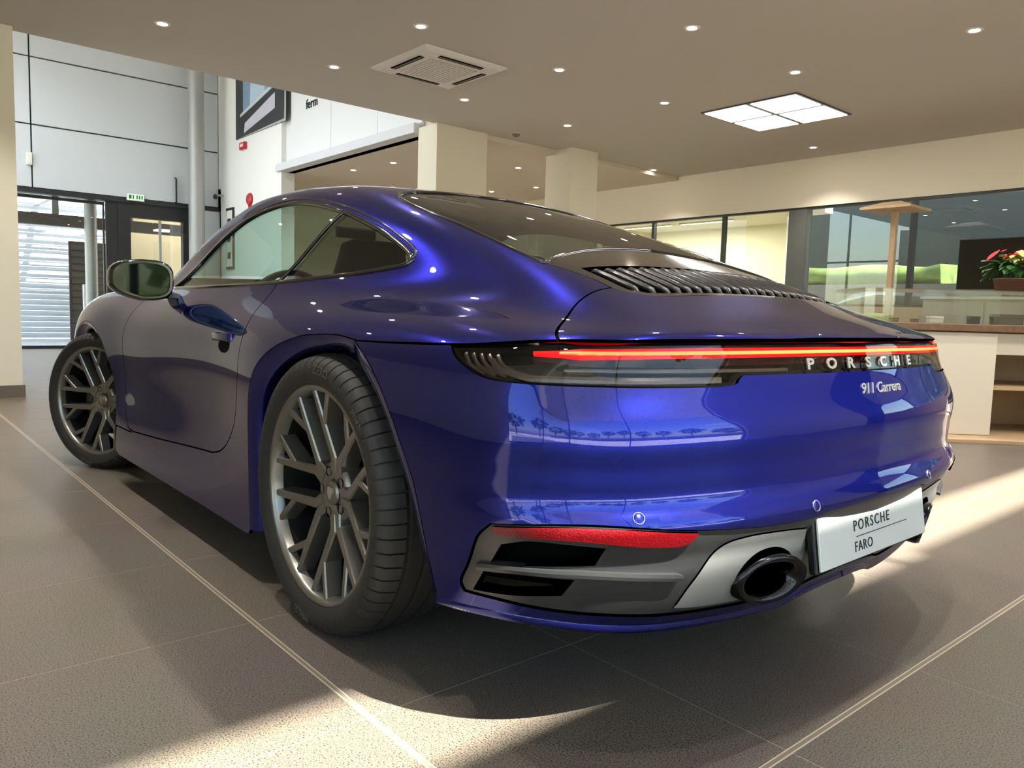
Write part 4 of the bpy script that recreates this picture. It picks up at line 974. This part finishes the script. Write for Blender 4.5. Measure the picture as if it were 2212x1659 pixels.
# poster on the wall
ps=thing('wall_poster_print','large dark photographic poster of a car tail hung on the white wall','poster',(10.97,-3.5,4.22))
PK=lambda n,c: mat('poster '+n,c,.4)
box_part('backing',PK('charcoal',(44,48,50)),ps,-1.03,1.03,0,.02,-.52,.60)
def flat(name,m,pts,d): MB().prism(pts,.02,.02+d,lambda x,z,h:(x,h,z)).build(name,m,ps)
flat('print_sky',PK('blue grey',(120,146,176)),[(-.9,-.02),(-.9,.60),(.70,.60),(.70,-.20)],.001)
flat('print_glow',PK('pale blue',(176,196,214)),[(-.2,.02),(-.3,.60),(.35,.60),(.40,-.10)],.0015)
flat('print_light_bar',PK('silver',(196,206,206)),[(-.95,.16),(-.95,.22),(.82,-.12),(.82,-.17)],.002)
flat('print_tail',PK('dark tail',(36,40,44)),[(-.98,-.50),(-.98,.15),(.85,-.18),(.85,-.50)],.0012)
flat('print_plate',PK('plate white',(190,190,204)),[(-.62,-.26),(-.62,-.02),(-.5,-.04),(.62,-.30),(.66,-.46)],.0024)
flat('print_ground',PK('pale ground',(170,172,172)),[(-1.03,-.52),(-1.03,.2),(-.99,.2),(-.97,-.48),(.9,-.52)],.0018)
V,F=text_mesh('ferm',.20,.004); tt=MB(); tt.add([(-v[0],v[2],v[1]) for v in V],F); o=tt.build('wall_lettering',DARKJ); o.location=(9.2,-3.552,3.84); tag(o,'dark lettering high on the white fascia under the ceiling edge','lettering')
# outside beyond the doors
srf('ground_outside',ASPH,13.2,40,-30,20,-.12,-.02)
srf('ground_street',ASPH,-40,-4.65,-40,40,-.14,-.04); srf('ground_side',ASPH,-4.65,13.2,4.65,30,-.14,-.04); srf('ground_yard',ASPH,-4.65,13.2,-40,-13.2,-.14,-.04)
sh=thing('roller_shutter','large pale metal roller shutter wall seen through the glass doors','shutter',(17.0,-1.8,0))
SHM=mat('pale shutter slat',(228,236,244),.45,metal=.3)
sm=None
for k in range(30):
    if sm is None:
        o=MB().loft([[(x,y,z) for x,z in ((0,0),(-.045,.02),(-.05,.06),(-.02,.105),(0,.11))] for y in (-2.2,2.6)],smooth=False).build('slat',SHM,sh); sm=o.data
    else: o=link(bpy.data.objects.new('slat',sm),sh)
    o.location=(0,0,.115*k)
box_part('side_rail',STEEL,sh,-.08,.04,2.6,2.75,0,3.45)
dd=thing('louvred_door','black louvred metal door in front of the roller shutter','door',(16.0,-2.05,0))
box_part('frame',ANTH,dd,0,.06,-.45,.45,0,2.0)
for k in range(14): MB().rbox((-.02,0,.12+.135*k),(.02,.82,.11),Matrix.Rotation(.35,3,'Y')).build('louvre',ANTH,dd)
t=thing('ticket_post','white intercom pillar beside the black louvred door','post',(14.9,-1.72,0)); box_part('body',WHITEMET,t,-.06,.06,-.10,.10,0,1.12,bevel=.01); box_part('panel',ANTH,t,-.065,-.06,-.05,.05,.35,.95)
cn=thing('carport_canopy','grey steel carport with slatted roof outside the glass doors','canopy',(15.4,-1.6,0))
for y in (-2.4,-1.0,.4,1.8): box_part('beam',STEEL,cn,-1.6,1.5,y-.05,y+.05,2.72,2.88)
box_part('girder',mat('dark steel',(96,92,90),.5),cn,-1.6,-1.45,-3,2.6,2.10,2.30); 
for y in (-2.0,-.6,.6): box_part('hanger',STEEL,cn,-1.57,-1.48,y-.05,y+.05,2.30,2.88)
sm=None
for k in range(24):
    if sm is None: o=box_part('roof_slat',mat('white roof slat',(238,238,236),.6),cn,-.04,.04,-3,2.6,2.92,2.95); sm=o.data
    else: o=link(bpy.data.objects.new('roof_slat',sm),cn)
    o.location=(-1.6+.13*k,0,0)
for y in (-2.9,2.5): box_part('leg',STEEL,cn,-1.58,-1.46,y-.06,y+.06,-.02,2.1)
# ------------------------------------------------------------------ lights of the showroom
def downlight_proto():
    t=thing('downlight','lit recessed round downlight','lamp',(0,0,3.0))
    MB().lathe([(.036,-.003),(.042,-.006),(.055,-.007),(.060,-.0005)],24).build('trim_ring',WHITEMET,t)
    MB().lathe([(0,-.004),(.037,-.004)],20).build('lens',LAMPON,t)
    return t
proto=downlight_proto(); first=True
def lamp_data(e,ang=112):
    l=bpy.data.lights.new('spot','SPOT'); l.energy=e; l.spot_size=math.radians(ang); l.spot_blend=.7; l.shadow_soft_size=.04; l.color=(1,.955,.89); return l
SPOT=lamp_data(60)
def put_light(x,y,z,label,group,data=SPOT):
    global first
    t=proto if first else copy_tree(proto); first=False
    t.location=(x,y,z); tag(t,label,'lamp',group)
    o=bpy.data.objects.new('spot',data); link(o,t); o.location=(0,0,-.01)
G='downlights of the showroom ceiling'
for x in (-.9,.55,1.98,3.42,4.83):
    for y in (1.28,-.17,-1.65,-3.13,-4.62):
        vis={(4.83,-.17):'lone lit downlight near the ceiling edge above the grey cladding',(3.42,-1.65):'lit downlight just behind the air conditioning cassette',(1.98,-3.13):'lit downlight nearest the camera in the middle of the ceiling',
             (.55,-4.62):'lit downlight in the far upper corner of the picture by the right edge',(4.83,-1.65):'lit downlight beside the cassette towards the poster wall',(3.42,-3.13):'lit downlight between the cassette and the square light panel',
             (1.98,-4.62):'lit downlight directly in front of the square light panel',(4.83,-3.13):'lit downlight just past the cassette before the cream column',(3.42,-4.62):'lit downlight beside the nearest corner of the square light panel',
             (4.83,-4.62):'lit downlight in front of the second square column'}.get((x,y),'out-of-view downlight, %s row from the hall, %s from the windows'%(dict(zip((4.83,3.42,1.98,.55,-.9),('first','second','third','fourth','fifth')))[x],dict(zip((1.28,-.17,-1.65,-3.13,-4.62),('first','second','third','fourth','fifth')))[y]))
        put_light(x,y,3.0,vis,G)
put_light(3.36,-7.5,3.0,'lit downlight close to the beige bulkhead behind the square light panel',G)
put_light(5.95-.12,-7.4,3.0,'lit downlight close to the beige bulkhead near the second column',G)
put_light(.5,-7.4,3.0,'recessed downlight near the bulkhead beyond the picture edge',G); put_light(-1.6,-7.4,3.0,'recessed downlight by the bulkhead nearest the street front, out of view',G)
SPOT2=lamp_data(95,140)
G2='downlights under the mezzanine'
for x,y,l_ in ((9.1,-4.2,'farther small downlight under the mezzanine ledge'),(8.1,-4.3,'nearer small downlight under the mezzanine ledge'),(7.0,-5.75,'small downlight between the two square columns'),(8.1,-7.1,'small downlight beside the second column low over the roof'),(9.05,-6.9,'small downlight just above the car rear window'),(11,-5.5,'downlight deep under the mezzanine'),(11.3,-8,'downlight deepest under the mezzanine in its far corner')):
    put_light(x,y,2.94,l_,G2,SPOT2)
for k,(x,y) in enumerate(((7.6,.8),(7.6,3.0),(10.0,.8),(10.0,3.0))):  # four lamps added out of view to brighten the tall hall
    t=thing('hall_fill_lamp','cool white fill lamp added unseen in the tall hall, %s'%('near row by the middle','near row by the windows','far row by the middle','far row by the windows')[k],'lamp',(x,y,5.9),0,'added fill lamps of the tall hall')
    MB().lathe([(0,.08),(.10,.08),(.24,-.06),(.25,-.06)],28).build('reflector',STEEL,t); MB().lathe([(0,-.055),(.22,-.055)],24).build('lens',mat('lit fill lamp lens',(255,255,255),.4,emit=(235,244,255),es=12),t); MB().tube([(0,0,.08),(0,0,.10)],.02,8).build('stem',STEEL,t)
    l=bpy.data.lights.new('hall_fill','SPOT'); l.energy=330; l.spot_size=math.radians(150); l.spot_blend=.5; l.shadow_soft_size=.2; l.color=(.88,.94,1); o=bpy.data.objects.new('hall_fill',l); link(o,t); o.location=(0,0,-.07)
# square light panels of four panes
def light_panel(x,y,label):
    lp=thing('light_panel',label,'lamp',(x,y,2.999),0,'square ceiling light panels')
    box_part('frame',ANTH,lp,-.55,.55,-.55,.55,-.010,-.001)
    for sx in (-1,1):
        for sy in (-1,1): box_part('pane',PANELON,lp,sx*.275-.246,sx*.275+.246,sy*.275-.246,sy*.275+.246,-.016,-.010)
    l=bpy.data.lights.new('panel_lamp','AREA'); l.size=1.05; l.energy=30; l.color=(1,.97,.92); o=bpy.data.objects.new('panel_lamp',l); link(o,lp); o.location=(0,0,-.02)
light_panel(2.83,-5.73,'large square lit ceiling panel of four panes above the counter')
light_panel(-1.45,-3.6,'square lit ceiling panel behind the photographer beyond the picture')
# air conditioning cassette
ac=thing('air_conditioner','white square ceiling air conditioning cassette with four slots','air conditioner',(4.15,-2.33,2.999))
MB().loft([[(sx*a_,sy*a_,z) for sx,sy in ((-1,-1),(1,-1),(1,1),(-1,1))] for a_,z in ((.44,0),(.44,-.012),(.40,-.030),(.30,-.034))],smooth=False).build('fascia',WHITEMET,ac)
box_part('grille',mat('cassette grille',(186,178,164),.6),ac,-.25,.25,-.25,.25,-.040,-.030,bevel=.004)
for k in range(15): box_part('grille_bar',WHITEMET,ac,-.24,.24,-.235+.0336*k-.006,-.235+.0336*k+.006,-.044,-.039)
for k in range(4):
    R=Matrix.Rotation(k*math.pi/2,3,'Z')
    o=MB().rbox((0,.335,-.031),(.46,.052,.012)).xf(np.array(R)).build('slot',VOID,ac)
    MB().rbox((0,.335,-.036),(.45,.014,.006)).xf(np.array(R)).build('vane',GREY2,ac)
t=thing('smoke_detector','small grey round detector on the ceiling behind the cream column','detector',(5.6,-4.5,3.0)); MB().lathe([(0,-.035),(.03,-.033),(.05,-.012),(.055,0)],20).build('dome',GREY2,t); MB().lathe([(.055,-.004),(.065,-.004),(.065,0)],20).build('base',WHITEMET,t)
# ------------------------------------------------------------------ reception counter, lamp, screen
ct=thing('display_counter','white fronted display counter with brown worktop at the picture edge','counter',(.52,-4.22,0),math.radians(-134))
# local x runs along the front towards the right, y is into the counter
box_part('front_panel',CREAM,ct,-.50,.45,-.02,.04,.03,.775,bevel=.004)
box_part('worktop',WALNUT,ct,-.52,1.9,-.05,.75,.785,.835,bevel=.004)
box_part('side_panel',CREAM,ct,.41,.45,.04,.70,.03,.775); box_part('back_panel',OAK,ct,-.50,1.85,.70,.74,.03,.785); box_part('end_panel',CREAM,ct,1.80,1.85,.0,.70,.03,.785)
box_part('shelf',OAK,ct,.45,1.80,.05,.70,.36,.39); box_part('drawer_front',CREAM,ct,.45,1.80,.02,.04,.62,.775,bevel=.003); box_part('drawer_low',CREAM,ct,.90,1.80,.04,.06,.06,.30,bevel=.003)
pf=box_part('counter_platform',OAK,None,-.9,2.4,-.25,1.3,0,.028,bevel=.003); pf.location=(.52,-4.22,0); pf.rotation_euler=(0,0,math.radians(-134)); tag(pf,'low pale oak platform on the floor under the display counter','platform')
cs=thing('glass_display_case','clear glass display case standing on the brown counter top','display case',(.52,-4.22,.836),math.radians(-134))
for nm,bx_ in (('front_glass',(-.50,1.85,.0,.006,0,.24)),('back_glass',(-.50,1.85,.60,.606,0,.24)),('side_glass',(-.50,-.494,.006,.60,0,.24)),('side_glass',(1.844,1.85,.006,.60,0,.24)),('top_glass',(-.50,1.85,0,.606,.24,.248)),('divider_glass',(.46,.466,.006,.60,0,.24))): box_part(nm,CLEARBOX,cs,*bx_)
R134=Matrix.Rotation(math.radians(-134),3,'Z')
def on_counter(x,y,z=.838): v=R134@Vector((x,y,0)); return (.52+v.x,-4.22+v.y,z)
for k,(x,w_,h_,m_) in enumerate(((-.2,.05,.035,WALNUT),(-.05,.04,.03,WALNUT),(.10,.10,.05,CREAM),(.38,.07,.06,ANTH),(.62,.22,.08,mat('small brown box',(92,76,62),.6)),(1.0,.10,.05,ANTH))):
    t=thing('key_fob_box',('tiny brown case at the counter end next to the car','tiny brown case beside another tiny one in the display','pale gift box in the display case','small black case beside the pale gift box','wide brown case past the glass divider','small black case at the picture edge in the display')[k],'box',on_counter(x,.2),math.radians(-134),'small goods in the glass display case')
    box_part('base',m_,t,-w_/2,w_/2,-.03,.03,0,h_*.65,bevel=.003); box_part('lid',m_,t,-w_/2-.002,w_/2+.002,-.032,.032,h_*.65,h_,bevel=.003)
# poinsettia
px_,py_,_z=on_counter(.66,.25)
pt=thing('poinsettia','potted plant with green and yellow leaves and red bracts on the glass case','plant',(px_,py_,.8365+.2485))
MB().lathe([(0,0),(.10,0),(.12,.10),(.125,.10),(.115,.09),(0,.085)],24).build('pot',TERRA,pt)
rnd=random.Random(3)
def leafmesh():
    b=MB(); n=6; L=[];Rr=[]
    for i in range(n+1):
        t_=i/n; w_=.028*math.sin(math.pi*min(1,t_*1.02))**.8; z=-.25*t_*t_*.12
        L.append((t_*.12,w_,z)); Rr.append((t_*.12,-w_,z))
    C=[(i/n*.12,0,-.25*(i/n)**2*.12+.006) for i in range(n+1)]
    for i in range(n): b.add([L[i],L[i+1],C[i+1],C[i]],[(0,1,2,3)],True); b.add([C[i],C[i+1],Rr[i+1],Rr[i]],[(0,1,2,3)],True)
    return b
lm={}
for nm,m_ in (('leaf',LEAF),('yellow_leaf',LEAFY),('bract',LEAFR)):
    o=leafmesh().build(nm,m_,pt); lm[nm]=o.data; bpy.data.objects.remove(o)
for k in range(64):
    nm='leaf' if k<36 else ('yellow_leaf' if k<52 else 'bract')
    o=link(bpy.data.objects.new(nm,lm[nm]),pt); a=rnd.uniform(0,6.283); r=rnd.uniform(.01,.11); zz=rnd.uniform(.17,.26) if nm=='leaf' else rnd.uniform(.22,.32)
    o.location=(r*math.cos(a),r*math.sin(a),zz); o.rotation_euler=(rnd.uniform(-.4,.4),rnd.uniform(-.3,.6),a+rnd.uniform(-.5,.5)); s_=rnd.uniform(.8,1.4)*(1 if nm!='bract' else .8); o.scale=(s_,s_,s_)
for k in range(7):
    a=k*.9; MB().tube([(0,0,.08),(.03*math.cos(a),.03*math.sin(a),.16),(.07*math.cos(a),.07*math.sin(a),.26)],.005,6).build('stem',LEAF,pt)
# wooden standing lamp
wlp=thing('wooden_lamp','tall pale wooden standing lamp with flat pitched shade by the dark glazing','lamp',(2.07,-7.0,0))
box_part('base',OAK,wlp,-.16,.16,-.16,.16,0,.04,bevel=.005); box_part('pole',OAK,wlp,-.03,.03,-.03,.03,.04,2.06,bevel=.004)
MB().loft([[(sx*a_,sy*a_,z) for sx,sy in ((-1,-1),(1,-1),(1,1),(-1,1))] for a_,z in ((.27,2.06),(.27,2.085),(.09,2.15))],smooth=False).build('shade',OAK,wlp)
# low cabinet with a dark screen
cb=thing('media_cabinet','low beige cabinet below the dark screen by the right glazing','cabinet',(1.15,-7.4,0))
box_part('body',mat('greige cabinet',(176,168,150),.6),cb,-.62,.62,-.25,.25,0,1.10,bevel=.006); box_part('top',CREAM,cb,-.64,.64,-.27,.27,1.10,1.13); 
for k in range(2): box_part('door',mat('greige cabinet'),cb,-.60+.61*k,-.01+.61*k,.25,.268,.05,1.07,bevel=.004)
sc_=thing('display_screen','dark switched-off display screen standing on the low beige cabinet','screen',(1.05,-7.4,1.13))
box_part('foot',ANTH,sc_,-.18,.18,-.10,.10,0,.015); box_part('neck',ANTH,sc_,-.03,.03,-.02,.02,.015,.08); box_part('case',ANTH,sc_,-.48,.48,-.02,.02,.08,.62,bevel=.005); box_part('glass',BLKGLOSS,sc_,-.47,.47,.02,.024,.09,.61)
# ------------------------------------------------------------------ yard behind the right glazing
srf('wall_yard',mat('dark yard wall',(64,70,70),.9),-6,14,-19.2,-19,0,9)
hd=MB().loft([[(x,-16.2+.05*math.sin(x*1.7),1.72),(x,-16.2+.2*math.sin(x*1.7),2.12+.06*math.sin(x*3.1)),(x,-17.4,2.2+.05*math.sin(x*2)),(x,-18.1,1.72)] for x in np.linspace(5.0,11,40)],cap=True).build('grass_bank',GRASS); tag(hd,'sunlit green grass bank beyond the dark glazing','grass bank')
srf('wall_bank',mat('grey retaining wall',(84,88,86),.9),-6,12,-18.2,-16.1,0,1.71)
pc=thing('parked_car','dark green parked car outside behind the glazing','car',(5.0,-14.0,0),math.radians(-8))
CARG=mat('dark green car paint',(28,44,42),.25,coat=1); CGL=mat('dark car glass',(14,20,22),.1,coat=1)
def hull(secs): return [[(x,s*w_,z) for s,w_,z in ((-1,w,z0),(-1,w*1.02,(z0+z1)/2),(-1,w*.9,z1),(1,w*.9,z1),(1,w*1.02,(z0+z1)/2),(1,w,z0))] for x,w,z0,z1 in secs]
MB().loft(hull([(-2.1,.70,.35,.85),(-1.9,.82,.25,.95),(-.5,.88,.22,1.0),(.9,.88,.22,.98),(1.9,.82,.25,.82),(2.1,.7,.35,.7)])).build('body',CARG,pc)
MB().loft(hull([(-1.75,.72,.95,1.0),(-1.2,.70,.95,1.38),(.0,.68,.95,1.46),(.5,.68,.95,1.40),(1.2,.74,.95,.99)])).build('cabin',CGL,pc)
for x in (-1.3,1.3):
    for s in (-1,1): MB().lathe([(0,.1),(.2,.11),(.32,.09),(.33,0),(.32,-.09),(0,-.1)],28,'y',(x,s*.82,.33)).build('wheel',RUBBER,pc)
# ------------------------------------------------------------------ street side behind the camera (seen only in reflections)
rn=random.Random(11)
for k in range(15):
    y=-16+4.2*k; x=-22+rn.uniform(-1.5,1.5)
    if k>=9: x=-15+4.4*(k-9); y=14+rn.uniform(-1,1)
    h_=rn.uniform(3.2,5.5)
    t=thing('street_tree','leafy green street tree across the forecourt, number %s along from the yard end'%('one two three four five six seven eight nine ten eleven twelve thirteen fourteen fifteen'.split()[k]),'tree',(x,y,-.04),0,'street trees across the forecourt')
    MB().tube([(0,0,0),(.1,.05,h_*.5),(0,0,h_*.8)],[.16,.12,.06],8).build('trunk',WALNUT,t)
    b=MB()
    for q in range(150):
        a=rn.uniform(0,6.283); e=math.acos(rn.uniform(-1,1)); r=rn.uniform(.5,1)**.5; c=(1.7*r*math.sin(e)*math.cos(a),1.7*r*math.sin(e)*math.sin(a),h_*.85+1.5*r*math.cos(e)); s_=rn.uniform(.25,.5)
        d1=np.array([rn.uniform(-1,1) for _ in range(3)])*s_; d2=np.array([rn.uniform(-1,1) for _ in range(3)])*s_; cc=np.array(c); b.add([cc-d1,cc+d2,cc+d1,cc-d2],[(0,1,2,3)])
    b.build('foliage',GRASS,t)['kind']='stuff'
hg=MB().loft([[(-16.5,y,-.04),(-16.6+.2*math.sin(y*2),y,1.0+.1*math.sin(y*3)),(-17.6,y,1.05+.1*math.sin(y*2.2)),(-17.7,y,-.04)] for y in np.linspace(-26,26,90)]).build('hedge',GRASS); tag(hg,'clipped green hedge behind the photographer across the forecourt','hedge')
